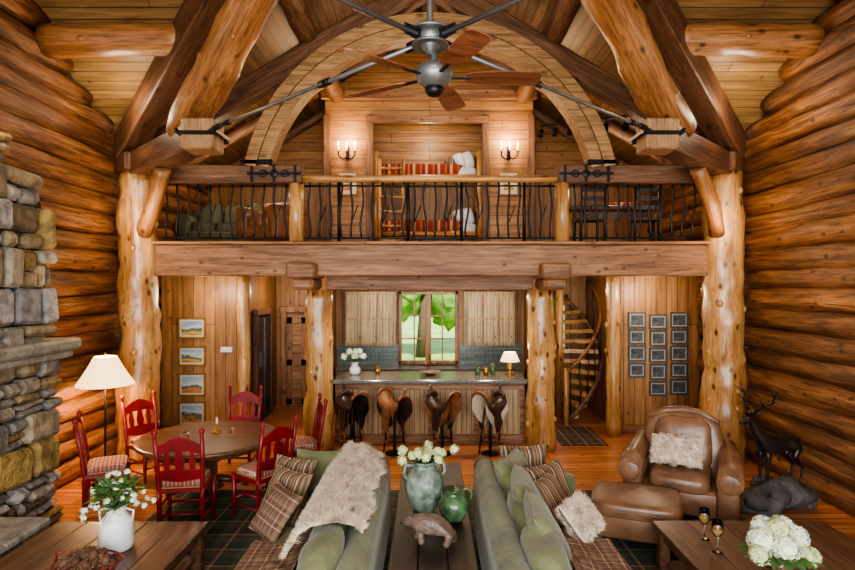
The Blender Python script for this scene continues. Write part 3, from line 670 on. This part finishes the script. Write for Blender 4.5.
def drape(name,prof,y0,y1,mat,furm=None,n=26,fr=7000,edge=.06,flen=.06,fringe=False,rag=0):
    P=[Vector((p[0],0,p[1])) for p in prof]; b=MB(); vs=[];fs=[]; K=n
    seg=[0]
    for i in range(1,len(P)): seg.append(seg[-1]+(P[i]-P[i-1]).length)
    def at(t):
        d=t*seg[-1]
        for i in range(1,len(P)):
            if d<=seg[i]+1e-6: f=(d-seg[i-1])/(seg[i]-seg[i-1]); return P[i-1].lerp(P[i],f)
        return P[-1]
    m=40
    def pt(i,j):
        t=i/m; v=j/K
        if rag: t=.5+(t-.5)*(1-rag*.5+rag*noise.noise(Vector((v*6,2,0))))
        p=at(max(0,min(1,t))).copy(); ww=1-.1*math.sin(t*9)*(1 if v>.5 else .6)
        yy=(y0+y1)/2+(v-.5)*(y1-y0)*ww; p.y=yy+.05*noise.noise(Vector((t*5,v*3,1)))
        p.z+=.025*noise.noise(Vector((t*6,v*6,3)))+.012; return p
    for i in range(m+1):
        for j in range(K+1): vs.append(pt(i,j))
    for i in range(m):
        for j in range(K): q=i*(K+1)+j; fs.append((q,q+1,q+K+2,q+K+1))
    b.add(vs,fs,mat,True)
    if furm:
        pts=[]
        for _ in range(fr):
            i=random.randrange(m); j=random.randrange(K); a=vs[i*(K+1)+j]; c=vs[(i+1)*(K+1)+j]; d=vs[i*(K+1)+j+1]
            nn=(d-a).cross(c-a).normalized(); nn=nn if nn.z>0 else -nn
            pts.append((a+(c-a)*R()+(d-a)*R(),nn))
        b.fur(pts,flen,furm,.0028)
    if fringe:
        for j in range(0,K+1):
            for e_ in range(4):
                a=vs[m*(K+1)+j]+Vector((U(-.02,.02),U(-.03,.03),0)); b.tube([a,a+Vector((U(-.03,.03),U(-.03,.03),-.09))],.004,FRINGE,n=4)
    return b.obj(name,recalc=False)
drape('sheepskin_throw',[(-.44,.9),(-.54,.97),(-.68,1.03),(-.84,1.03),(-.95,.94),(-1.03,.8),(-1.08,.68)],4.1,6.05,CREAM,CREAM,fr=44000,flen=.055,rag=.25)
drape('plaid_throw_blanket',[(-1.0,.66),(-1.1,.62),(-1.3,.61),(-1.47,.6),(-1.545,.5),(-1.56,.25)],3.9,4.7,PLD,fringe=True)
drape('plaid_throw_blanket',[(1.0,.78),(1.1,.66),(1.3,.62),(1.5,.61),(1.585,.5),(1.6,.25)],3.9,4.72,PLD,fringe=True)
b=MB(); 
for k in range(3): b.box((-.205+.215*k,5.1,.73),(.21,2.6,.05),TABD,bev=.006)
b.box((.01,5.1,.66),(.56,2.5,.09),TABD)
for x in(-.24,.26):
    for y in(3.9,6.3): b.box((x,y,.36),(.07,.07,.68),TABD,bev=.01)
b.box((.01,5.1,.15),(.54,2.45,.03),TABD); b.obj('console_table',M=TR(.01,0))
b=MB(); b.lathe([(.08,0),(.11,.02),(.15,.12),(.17,.22),(.155,.31),(.1,.37),(.085,.4),(.1,.43),(.115,.44),(.095,.42),(.07,.36)],GLAZE)
for s in(-1,1): b.tube([(s*.09,0,.4),(s*.17,0,.41),(s*.19,0,.34),(s*.155,0,.28)],.016,GLAZE,n=8)
for i in range(16): 
    a=i*2.4; r=.03+.0145*i; head(b,(r*math.cos(a)*1.25,r*math.sin(a)*.8,.5+.025*math.sin(i*3)),.04,30,mat=PETG,ps=.012)
for i in range(18): a=i*.5; leaf(b,(0,0,.42),(math.cos(a),math.sin(a),.35),.22,.04)
b.obj('vase_with_flowers',M=TR(-.05,5.05,.76,15))
b=MB(); b.lathe([(.06,0),(.09,.02),(.13,.1),(.125,.17),(.08,.21),(.06,.23),(.075,.26),(.085,.27),(.05,.24)],GREENP)
b.tube([(.07,0,.25),(.14,0,.26),(.17,0,.2),(.125,0,.12)],.013,GREENP,n=8); b.obj('green_pitcher',M=TR(.2,4.82,.76,20))
nodes=[(.12,0,.16,.075),(0,0,.175,.078),(-.1,0,.18,.07),(-.155,0,.18,.052),(-.2,0,.165,.044),(-.245,0,.145,.02)]
ed=[(0,1),(1,2),(2,3),(3,4),(4,5)]
for (bi,x,dx) in((2,-.11,-.03),(0,.13,.02)):
    for s in(-1,1):
        k=len(nodes); nodes+=[(x,s*.045,.1,.04),(x+dx*s,s*.05,.04,.028),(x+dx*s-.02,s*.05,.015,.026)]; ed+=[(bi,k),(k,k+1),(k+1,k+2)]
e=empty('bear_figurine',TR(.03,4.36,.762,-12,1.0)); skin('bear_body',nodes,ed,BEARM,Matrix.Identity(4),None).parent=e
b=MB(); 
for s in(-1,1): b.sq((-.185,s*.032,.207),(.012,.014,.016),BEARM,e=1,nu=8,nv=6); b.sq((-.215,s*.03,.178),(.005,.005,.005),BLACK,e=1,nu=8,nv=6)
b.sq((-.262,0,.147),(.008,.01,.008),BLACK,e=1,nu=8,nv=6)
b.obj('bear_ears',e,None)
b=MB(); b.box((.2,4.6,.008),(7.0,6.0,.016),RUGM); b.obj('area_rug')
b=MB(); b.box((2.65,10.4,.008),(.8,1.3,.016),RUG2); b.obj('runner_rug')
# ---------------------------------------------------------------- dining set
tcx,tcy=-2.9,7.46
b=MB(); b.lathe([(.86,.7),(.88,.72),(.88,.745),(.86,.76)],TABR,n=48); b.lathe([(.76,.64),(.76,.7)],TABR,n=40)
b.lathe([(.2,.1),(.12,.16),(.08,.3),(.12,.42),(.14,.5),(.08,.6),(.2,.66)],TABR)
for k in range(4): 
    a=k*math.pi/2+.5; b.tube([(.1*math.cos(a),.1*math.sin(a),.2),(.3*math.cos(a),.3*math.sin(a),.14),(.5*math.cos(a),.5*math.sin(a),.055)],[.05,.045,.035],TABR)
b.obj('dining_table',M=TR(tcx,tcy,.017))
def chair(M):
    b=MB()
    for s in(-1,1):
        b.tube([(s*.2,-.2,0),(s*.205,-.19,.45),(s*.215,-.23,.75),(s*.22,-.28,1.0)],[.021,.025,.023,.021],RED,n=10)
        b.lathe([(.012,0),(.024,.012),(.015,.022),(.028,.04),(.029,.055),(.015,.075),(.003,.085)],RED,(s*.22,-.28,.995),n=12)
        b.tube([(s*.22,.2,0),(s*.225,.2,.47)],[.018,.026],RED,n=10)
        for z in(.14,.28): b.tube([(s*.2,-.19,z),(s*.22,.2,z)],.013,RED,n=8)
        b.box((s*.215,0,.44),(.035,.4,.05),RED,bev=.008)
    for z in(.2,.33): b.tube([(-.22,.2,z),(.22,.2,z)],.013,RED,n=8)
    b.tube([(-.2,-.19,.2),(.2,-.19,.2)],.013,RED,n=8)
    b.box((0,.2,.44),(.44,.035,.05),RED,bev=.008); b.box((0,-.19,.44),(.4,.035,.05),RED,bev=.008); b.box((0,0,.455),(.42,.4,.035),RUSH,bev=.01)
    tilt=Matrix.Translation((0,-.2,.5))@Matrix.Rotation(math.radians(9),4,'X')
    cr=[(-.21,.31),(-.1,.35),(.1,.35),(.21,.31),(.21,.41),(.15,.44),(.09,.475),(0,.5),(-.09,.475),(-.15,.44),(-.21,.41)]
    b.plate(cr,.02,RED,tilt); b.plate([(-.21,.06),(0,.03),(.21,.06),(.21,.15),(0,.17),(-.21,.15)],.02,RED,tilt)
    for x in(-.12,0,.12): 
        w=.034 if x else .05
        b.plate([(x-w*.6,.14),(x+w*.6,.14),(x+w,.24),(x+w*.5,.36),(x-w*.5,.36),(x-w,.24)],.014,RED,tilt)
    b.sq((0,.01,.505),(.21,.2,.038),CPL,e=.4)
    for s in(-1,1): b.tube([(s*.2,-.16,.5),(s*.22,-.2,.46),(s*.2,-.22,.38)],.008,CPL,n=5)
    b.obj('dining_chair',M=M)
for a,rr in((88,1.05),(150,1.2),(206,1.16),(278,1.02),(324,1.12),(20,1.18)):
    x=tcx+rr*math.cos(math.radians(a)); y=tcy+rr*math.sin(math.radians(a)); chair(TR(x,y,.017,a+90,1.1))
for x,y in((-3.1,7.25),(-2.62,7.5)):
    b=MB(); b.lathe([(.03,0),(.035,.01),(.03,.09),(.034,.1)],GLASSY,n=14); b.obj('water_glass',M=TR(x,y,.778))
b=MB(); b.lathe([(.05,0),(.055,.01),(.015,.03),(.012,.1),(.03,.12)],BRASS); b.lathe([(.014,.12),(.014,.2)],WHITE); b.obj('candlestick',M=TR(-2.85,7.62,.778))
e=empty('floor_lamp',TR(-4.5,7.9,0)); b=MB(); b.lathe([(.17,0),(.17,.02),(.05,.05),(.02,.08),(.014,.2),(.014,1.0),(.025,1.03),(.014,1.06),(.012,1.45)],IRON)
b.tube([(0,0,1.3),(.06,0,1.4),(0,0,1.76)],.006,IRON,n=6); b.lathe([(.012,1.76),(.02,1.79),(.004,1.82)],BRASS); b.obj('stand',e,None)
b=MB(); n=48; vs=[];
for (r,z) in((.36,1.37),(.29,1.48),(.21,1.62),(.14,1.76)):
    for k in range(n): rr=r*(1+.03*(k%2)); a=2*math.pi*k/n; vs.append((rr*math.cos(a),rr*math.sin(a),z))
b.add(vs,[[i*n+k,i*n+(k+1)%n,(i+1)*n+(k+1)%n,(i+1)*n+k] for i in range(3) for k in range(n)],SHADE); b.obj('pleated_shade',e,None)
plight(e,(0,0,1.5),75,(1,.64,.34))
def ctable(name,x0,x1,y0,y1,h,mat):
    b=MB(); n=5; w=(x1-x0)/n
    for k in range(n): b.box((x0+w*(k+.5),(y0+y1)/2,h-.03),(w-.006,y1-y0,.06),mat,bev=.008)
    b.box(((x0+x1)/2,(y0+y1)/2,h-.1),(x1-x0-.12,y1-y0-.12,.1),mat)
    for x in(x0+.08,x1-.08):
        for y in(y0+.08,y1-.08): b.box((x,y,(h-.06+.017)/2),(.1,.1,h-.06-.017),mat,bev=.012)
    b.box(((x0+x1)/2,(y0+y1)/2,.14),(x1-x0-.16,y1-y0-.16,.03),mat); b.obj(name)
ctable('coffee_table',-3.62,-2.15,3.7,5.55,.45,TABT); ctable('side_table',2.12,3.75,3.7,5.45,.5,TABT)
b=MB(); b.lathe([(.12,0),(.135,.01),(.14,.05),(.135,.22),(.13,.25),(.08,.31),(.075,.35),(.1,.38),(.09,.38),(.065,.33)],WHITE,n=28)
for s in(-1,1): b.tube([(s*.085,0,.35),(s*.15,0,.33),(s*.14,0,.24)],.01,WHITE,n=8)
for i in range(44):
    a=i*2.4; r=.03+.0056*i; p=(r*math.cos(a)*1.15,r*math.sin(a),.48+.1*math.cos(i*.1)+U(-.09,.12)); head(b,p,.02,8,ps=.013); b.tube([(0,0,.36),(p[0]*.5,p[1]*.5,p[2]*.5+.2),p],.003,LEAF,n=4)
for i in range(150): a=i*.9; leaf(b,(.12*math.cos(a*1.3),.12*math.sin(a*1.3),.38+U(0,.2)),(math.cos(a),math.sin(a),U(-.2,1.2)),U(.07,.16),.02)
b.obj('milk_can_with_flowers',M=TR(-2.74,4.98,.452))
e=empty('pinecone_basket',TR(-2.72,4.52,.456)); b=MB()
for z,r in((.02,.15),(.06,.18),(.1,.2)): b.tube([(r*1.25*math.cos(k/20*6.2832),r*math.sin(k/20*6.2832),z) for k in range(20)],.007,BASK,n=6,closed=True)
for k in range(18): a=k/18*6.2832; b.tube([(.15*1.25*math.cos(a),.15*math.sin(a),.0),(.2*1.25*math.cos(a),.2*math.sin(a),.1)],.005,BASK,n=5)
b.tube([(-.25,0,.1),(-.24,0,.17),(-.18,0,.18)],.01,BASK); b.tube([(.25,0,.1),(.3,0,.14),(.24,0,.17)],.01,BASK); b.obj('wire_frame',e,None)
b=MB()
for i in range(14):
    a=i*2.4; r=.011*i; c=Vector((r*1.2*math.cos(a),r*math.sin(a),.09+.06*(1-i/16)+U(0,.02))); ax=Euler((U(0,3),U(0,3),U(0,3))).to_matrix()
    b.sq(c,(.032,.032,.045),PINEC,e=1,nu=8,nv=6,rot=ax.to_euler())
    for k in range(34):
        t=k/34; ph=k*2.4; rr=.045*math.sin(math.pi*(.15+.8*t)); p=c+ax@Vector((rr*math.cos(ph),rr*math.sin(ph),-.05+.1*t)); d=(p-c).normalized(); x=d.orthogonal().normalized()
        b.add([p-x*.012-d*.008,p+x*.012-d*.008,p+d*.012],[(0,1,2)],PINEC)
b.obj('pinecones',e,None)
for x,y,s in((2.43,5.05,1.25),(2.42,4.8,1.25)):
    b=MB(); b.lathe([(.036,0),(.034,.003),(.005,.008),(.004,.09),(.02,.105),(.036,.14),(.038,.17),(.031,.215),(.0295,.215),(.036,.17),(.034,.142),(.018,.11),(.001,.102)],GLASSY,n=20)
    b.lathe([(.001,.104),(.018,.112),(.0335,.143),(.0335,.15),(.001,.15)],WINE,n=20); b.obj('wine_glass',M=TR(x,y,.502,0,s))
b=MB(); b.lathe([(.08,0),(.1,.02),(.11,.1),(.08,.16),(.09,.18)],GLASSY)
for (x,y,z,r) in((-.13,0,.26,.1),(.0,-.09,.25,.1),(.14,.02,.27,.1),(-.05,.1,.31,.1),(.07,.08,.33,.09),(0,0,.35,.08),(-.19,-.08,.19,.07),(.19,-.08,.18,.07)): head(b,(x,y,z),r,130,ps=.02,mat=PETG if r<.09 else PETAL)
for i in range(18): a=i*.37; leaf(b,(.08*math.cos(a),.08*math.sin(a),.17),(math.cos(a),math.sin(a),.1),.23,.06)
b.obj('hydrangea_bouquet',M=TR(2.7,4.42,.502))
# ---------------------------------------------------------------- leather armchair + ottoman
e=empty('leather_armchair',TR(3.02,6.85,.017,-28)); b=MB()
b.sq((0,0,.27),(.46,.44,.15),LEATH,e=.2); b.sq((0,-.06,.47),(.33,.42,.1),LEATH,e=.35,wob=.03)
def bk(p):
    p=p.copy(); t=(p.z+.4)/.8; p.x*=1-.12*max(0,t-.5)*2+.05; return p
b.sq((0,.36,.72),(.44,.15,.42),LEATH,e=.42,rot=(-.2,0,0),fn=bk,nu=32,nv=20); b.sq((0,.24,.78),(.33,.12,.32),LEATH,e=.55,rot=(-.2,0,0),wob=.08)
for s in(-1,1):
    b.sq((s*.5,-.03,.36),(.12,.46,.25),LEATH,e=.25)
    b.tube([(s*.52,-.52,.58),(s*.53,-.2,.62),(s*.52,.15,.66),(s*.48,.42,.76)],[.135,.14,.13,.1],LEATH,n=18)
    b.sq((s*.52,-.515,.58),(.115,.025,.115),LEATH,e=1,e2=1)
    for k in range(16): a=k/16*6.2832; b.sq((s*.52+.12*math.cos(a),-.535,.58+.12*math.sin(a)),(.008,.006,.008),BRASS,e=1,nu=6,nv=4)
    for k in range(12): b.sq((s*.6,-.495,.12+.03*k),(.008,.006,.008),BRASS,e=1,nu=6,nv=4)
    for y in(-.4,.38): b.lathe([(.02,0),(.04,.05),(.035,.12)],TABD,(s*.5,y,0),n=12)
b.tube([(-.4,.3,1.06),(-.2,.37,1.14),(0,.39,1.165),(.2,.37,1.14),(.4,.3,1.06)],[.03,.045,.05,.045,.03],LEATH,n=10)
b.obj('armchair_body',e,None)
tpil(2.95,6.82,.77,.58,.36,.16,(58,0,-28),CREAM,CREAM,'fur_pillow')
b=MB(); b.sq((0,0,.24),(.44,.36,.14),LEATH,e=.2); b.sq((0,0,.4),(.46,.38,.09),LEATH,e=.35)
b.tube([(.45*math.copysign(abs(math.cos(t))**.4,math.cos(t)),.37*math.copysign(abs(math.sin(t))**.4,math.sin(t)),.4) for t in [k/32*6.2832+.01 for k in range(32)]],.012,LEATH,n=6,closed=True)
for x in(-.36,.36):
    for y in(-.28,.28): b.lathe([(.025,0),(.045,.05),(.04,.11)],TABD,(x,y,0),n=12)
b.obj('leather_ottoman',M=TR(2.22,6.15,.016,-20))
# ---------------------------------------------------------------- stag sculpture
e=empty('stag_sculpture',TR(4.24,7.0,0,12,1.2)); b=MB()
for (x,y,z,a,bb_,c) in((0,0,.12,.34,.22,.15),(.14,.06,.2,.2,.18,.12),(-.2,-.04,.1,.18,.18,.12),(.22,-.1,.1,.14,.12,.1),(-.05,-.1,.16,.16,.12,.12)):
    b.sq((x,y,z),(a,bb_,c),ROCKM,e=.9,wob=.9,nu=28,nv=18)
b.obj('rock_base',e,None)
nd=[(.22,0,.42,.08),(.05,0,.40,.082),(-.12,0,.42,.095),(-.2,0,.5,.068),(-.27,0,.62,.046),(-.31,0,.68,.042),(-.37,0,.655,.028),(-.42,0,.64,.018),(.3,0,.45,.016)]
ed=[(0,1),(1,2),(2,3),(3,4),(4,5),(5,6),(6,7),(0,8)]
for s in(-1,1):
    k=len(nd); nd+=[(-.13,s*.05,.33,.038),(-.14,s*.05,.19,.019),(-.14,s*.05,.05,.013),(-.16,s*.05,.01,.017)]; ed+=[(2,k),(k,k+1),(k+1,k+2),(k+2,k+3)]
    k=len(nd); nd+=[(.22,s*.055,.35,.05),(.17,s*.06,.27,.034),(.27,s*.06,.17,.017),(.25,s*.06,.04,.013),(.23,s*.06,.01,.016)]; ed+=[(0,k),(k,k+1),(k+1,k+2),(k+2,k+3),(k+3,k+4)]
o=skin('stag_body',nd,ed,BRONZE,Matrix.Identity(4)); o.parent=e; o.location=(0,0,.26)
b=MB()
for s in(-1,1):
    b.tube([(-.29,s*.02,.72),(-.25,s*.09,.8),(-.2,s*.17,.86),(-.2,s*.22,.95),(-.24,s*.22,1.02)],[.014,.013,.011,.009,.004],BRONZE,n=7)
    for (p,q) in(((-.27,s*.05,.76),(-.36,s*.07,.84)),((-.24,s*.11,.82),(-.33,s*.14,.91)),((-.2,s*.17,.86),(-.13,s*.2,.95)),((-.2,s*.2,.91),(-.28,s*.25,.98))):
        m=[(p[i]+q[i])/2+(.015 if i==0 else -.01 if i==2 else 0) for i in range(3)]; b.tube([p,m,q],[.01,.008,.003],BRONZE,n=6)
    b.tube([(-.27,s*.03,.71),(-.25,s*.07,.73),(-.24,s*.11,.75)],[.012,.018,.004],BRONZE,n=7,flat=.5)
o=b.obj('antlers',e,None); o.location=(0,0,.26)
# ---------------------------------------------------------------- saddle stools
def stool(x,cm,fl):
    b=MB()
    b.lathe([(.17,0),(.17,.015),(.16,.02)],IRON,n=20)
    for k in range(4):
        a=math.pi/4+k*math.pi/2; b.tube([(.21*math.cos(a),.21*math.sin(a),.0),(.1*math.cos(a),.1*math.sin(a),.72)],.016,IRON,n=7)
    b.tube([(.18*math.cos(k/16*6.2832),.18*math.sin(k/16*6.2832),.22) for k in range(16)],.011,IRON,n=6,closed=True)
    b.tube([(0,0,0),(0,0,.78)],.03,IRON,n=8)
    nu,nv=20,20; vs=[];fs=[]
    def S(u,v,off=0,ext=1,lu=1):
        ang=v*1.75*ext; ww=.15+.03*u*u+off; 
        z=.8+.16*abs(u)**2.2*(1 if u<0 else .75)
        if abs(ang)<1.45: px=ww*math.sin(ang); pz=z-ww*.75*(1-math.cos(ang))
        else:
            px=math.copysign(ww*math.sin(1.45)+.02*(abs(ang)-1.45),ang); pz=z-ww*.75*(1-math.cos(1.45))-(abs(ang)-1.45)*.36
        return (px,u*.29*lu,pz)
    for (mat,off,e1,lu) in((fl,-.012,1.28,1.08),(cm,0,1.02,1)):
        vs=[S(-1+2*i/nu,-1+2*j/nv,off,e1*(1-.18*abs(-1+2*i/nu)),lu) for i in range(nu+1) for j in range(nv+1)]
        b.add(vs,[[i*(nv+1)+j,i*(nv+1)+j+1,(i+1)*(nv+1)+j+1,(i+1)*(nv+1)+j] for i in range(nu) for j in range(nv)],mat,True)
    b.tube([(.19*math.sin(t),-.28-.02*math.cos(t),.88+.11*math.cos(t)) for t in [(-1.4+2.8*k/12) for k in range(13)]],.024,SADB,n=8)
    b.tube([(.13*math.sin(t),.26,.86+.07*math.cos(t)) for t in [(-1.4+2.8*k/8) for k in range(9)]],.035,cm,n=8)
    b.tube([(0,.26,.92),(0,.29,1.03)],[.024,.018],cm,n=8); b.sq((0,.3,1.04),(.04,.045,.014),cm,e=1,nu=12,nv=6)
    for s in(-1,1):
        vs=[(s*.175,-.08,.74),(s*.175,.06,.74),(s*.21,.09,.52),(s*.2,.04,.36),(s*.2,-.05,.36),(s*.21,-.11,.52)]; vs2=[(v[0]+s*.014,v[1],v[2]) for v in vs]
        b.add(vs+vs2,[list(range(6)),list(range(6,12))]+[[i,(i+1)%6,6+(i+1)%6,6+i] for i in range(6)],cm)
        b.tube([(s*.212,.07*math.cos(t),.3+.075*math.sin(t)) for t in [k/14*6.2832 for k in range(14)]],.015,SADB,n=6,closed=True)
        b.box((s*.212,0,.232),(.1,.1,.018),SADB,bev=.004)
        for q in(-.15,.16): b.tube([(s*.17,q,.68),(s*.19,q,.6),(s*.18,q+.01,.5)],.008,FLEECE if fl is FLEECE else SADB,n=5)
    return b
for x,cm,fl,rz in((-1.27,SADD,BLACK,40),(-.58,SADB,SADD,-135),(.2,SADD,SADB,48),(.98,SADD,FLEECE,-48)):
    stool(x,cm,fl).obj('saddle_bar_stool',M=TR(x,9.28,0,rz)@Matrix.Diagonal((.86,.86,1.04,1)))
# ---------------------------------------------------------------- stairs (winding up to the loft)
e=empty('log_staircase',TR(2.72,12.0,0)); b=MB(); NS=13
def sp_(a,r,z): return (r*math.cos(a),r*math.sin(a),z)
for k in range(NS):
    a0=math.radians(-92+13.5*k); a1=a0+math.radians(17); z=.2*(k+1); r1=.80; vs=[]
    for zz in(z-.075,z):
        vs+=[sp_(a0,.08,zz),sp_(a0,r1,zz),sp_((a0+a1)/2,r1+.015,zz),sp_(a1,r1,zz),sp_(a1,.08,zz)]
    b.add(vs,[[0,1,2,3,4],[9,8,7,6,5]]+[[i,(i+1)%5,5+(i+1)%5,5+i] for i in range(5)],POSTX)
b.tube([(0,0,0),(0,0,1.4),(0,0,2.93)],[.1,.09,.09],POST,n=14,wob=.15)
b.tube([sp_(math.radians(-92+13.5*k),.84,.2*(k+1)-.12) for k in range(-0,NS)],.05,TIMB,n=8)
b.tube([sp_(math.radians(-92+13.5*k),.84,.2*(k+1)+.85) for k in range(0,NS-3)],.032,POSTD,n=8)
for k in range(0,NS-3):
    a=math.radians(-88+13.5*k); z=.2*(k+1); w=.03*math.sin(k*2.1)
    b.tube([sp_(a,.82,z-.05),sp_(a+w,.85,z+.3),sp_(a-w,.83,z+.55),sp_(a,.84,z+.85)],.014,IRON,n=6)
b.tube([sp_(math.radians(-94),.86,.0),sp_(math.radians(-94),.86,1.12)],.055,POST,n=10)
b.obj('treads_and_railing',e,None)
# loft furniture
sofa('loft_sofa',TR(-3.95,11.9,3.41,90),L=1.9,D=.9,bc=True,col=LSOFA,seat=LSOFA)
sofa('loft_armchair',TR(-2.6,10.6,3.41,60),L=1.0,D=.85,col=SADB,seat=SADB,bc=False)
b=MB(); b.box((0,0,.74),(1.7,.9,.07),TABT,bev=.01)
for x in(-.75,.75):
    for y in(-.38,.38): b.tube([(x,y,0),(x,y,.72)],.05,POST,n=10)
b.box((0,-.38,.6),(1.5,.04,.12),TABT); b.sq((.3,0,.82),(.3,.2,.05),BED,e=.4); b.obj('game_table',M=TR(3.3,10.7,3.41))
def lchair(M):
    b=MB(); 
    for x in(-.2,.2):
        b.tube([(x,.2,0),(x,.25,1.0)],.025,TABD,n=8); b.tube([(x,-.2,0),(x,-.2,.45)],.025,TABD,n=8)
    b.box((0,0,.46),(.45,.45,.05),TABD,bev=.01)
    for z in(.65,.8,.95): b.box((0,.235,z),(.4,.02,.07),TABD)
    b.obj('loft_chair',M=M)
lchair(TR(2.75,9.85,3.41,180)); lchair(TR(3.7,9.85,3.41,172))
b=MB(); b.tube([(3.3,9.6,5.6),(2.35,12.0,6.1)],.02,IRON,n=6)
for k in range(6):
    t=k/5; x=3.3-.95*t;y=9.6+2.4*t;z=5.6+.5*t; b.tube([(x,y,z),(x,y,z-.1)],.01,IRON,n=5); b.tube([(x,y-.02,z-.1),(x-.05,y-.1,z-.24)],[.045,.06],IRON,n=10)
b.obj('track_lighting')
# ---------------------------------------------------------------- outside
b=MB(); b.box((0,40,-.35),(80,53,.1),GRASS); b.obj('lawn')
for i in range(9):
    b=MB(); x=-14+i*3.4+U(-1,1); y=U(24,32); b.tube([(x,y,-.3),(x+.2,y,3)],[.25,.15],BARK,n=8)
    for k in range(7): b.sq((x+U(-1.6,1.6),y+U(-1,1),2.4+U(-1,3.2)),(U(1,1.8),U(1,1.8),U(.9,1.6)),FOLI,e=1,wob=.5,nu=22,nv=14)
    b.obj('tree')
# ---------------------------------------------------------------- lights
def light(name,typ,loc,en,col,rot=(0,0,0),size=1,sy=None,spot=None):
    l=bpy.data.lights.new(name,typ); l.energy=en; l.color=col
    if typ=='AREA':
        l.size=size
        if sy: l.shape='RECTANGLE'; l.size_y=sy
    elif typ=='SUN': l.angle=.02
    else: l.shadow_soft_size=size
    if spot: l.spot_size=math.radians(spot); l.spot_blend=.8
    o=bpy.data.objects.new(name,l); bpy.context.collection.objects.link(o); o.location=loc; o.rotation_euler=[math.radians(a) for a in rot]; return o
DAY=(1,.98,.95); WARM=(1,.8,.58); AMB=(1,.72,.44)
light('window_daylight','AREA',(0,-2.9,2.9),900,DAY,(90,0,0),8,4.2)
light('sun','SUN',(0,0,20),9,(1,.96,.86),(40,0,20))
for x in(-3.6,0,3.6): light('loft_fill','POINT',(x,10.6,5.0 if x else 6.0),34,WARM,size=.2)  # added fill points without fixtures, brightening the loft
for x in(-1.2,0,1.2): light('kitchen_fill','POINT',(x,11.5,2.7),30,WARM,size=.12)  # bodiless points added to lift the kitchen light
for x in(-1.1,.0,1.1): light('bar_fill','SPOT',(x,9.3,2.8),60,WARM,size=.06,spot=110)  # unseen spots added to brighten the bar front
light('hall_fill','POINT',(-3.9,10.0,2.6),24,WARM,size=.1); light('hall_fill','POINT',(3.9,10.0,2.6),24,WARM,size=.1)  # added fill for the hall areas below the loft, no fixtures
light('hall_fill','POINT',(-2.85,11.8,2.6),24,WARM,size=.1); light('hall_fill','POINT',(2.7,10.9,2.7),22,WARM,size=.1)
for s in(-1,1):
    light('wall_uplight','POINT',(s*4.3,7.8,5.2),28,WARM,size=.15)
    light('wall_uplight','POINT',(s*4.2,5.6,4.8),22,WARM,size=.15)
    light('wall_washer','POINT',(s*4.35,8.3,3.6),16,AMB,size=.12)
    light('wall_washer','POINT',(s*4.1,6.9,2.8),14,AMB,size=.2)
light('ceiling_fill','POINT',(0,7.2,5.2),45,WARM,size=.3)  # floating points added to light the roof and trusses
light('ceiling_fill','POINT',(0,2.5,5.4),40,WARM,size=.3)
w=bpy.data.worlds.new('World'); bpy.context.scene.world=w; w.use_nodes=True; nt=w.node_tree
sk=nt.nodes.new('ShaderNodeTexSky'); sk.sky_type='NISHITA'; sk.sun_disc=False; sk.sun_elevation=math.radians(45)
nt.links.new(sk.outputs[0],nt.nodes['Background'].inputs[0]); nt.nodes['Background'].inputs[1].default_value=.35
# ---------------------------------------------------------------- camera
cam=bpy.data.cameras.new('camera'); co=bpy.data.objects.new('camera',cam); bpy.context.collection.objects.link(co)
cam.sensor_width=36; cam.lens=24; cam.shift_x=-.003; cam.clip_start=.05; co.location=(0,0,2.75); co.rotation_euler=(math.radians(90),0,0)
bpy.context.scene.camera=co
sc=bpy.context.scene; sc.view_settings.view_transform='AgX'; sc.view_settings.look='AgX - Medium High Contrast'; sc.view_settings.exposure=0.5
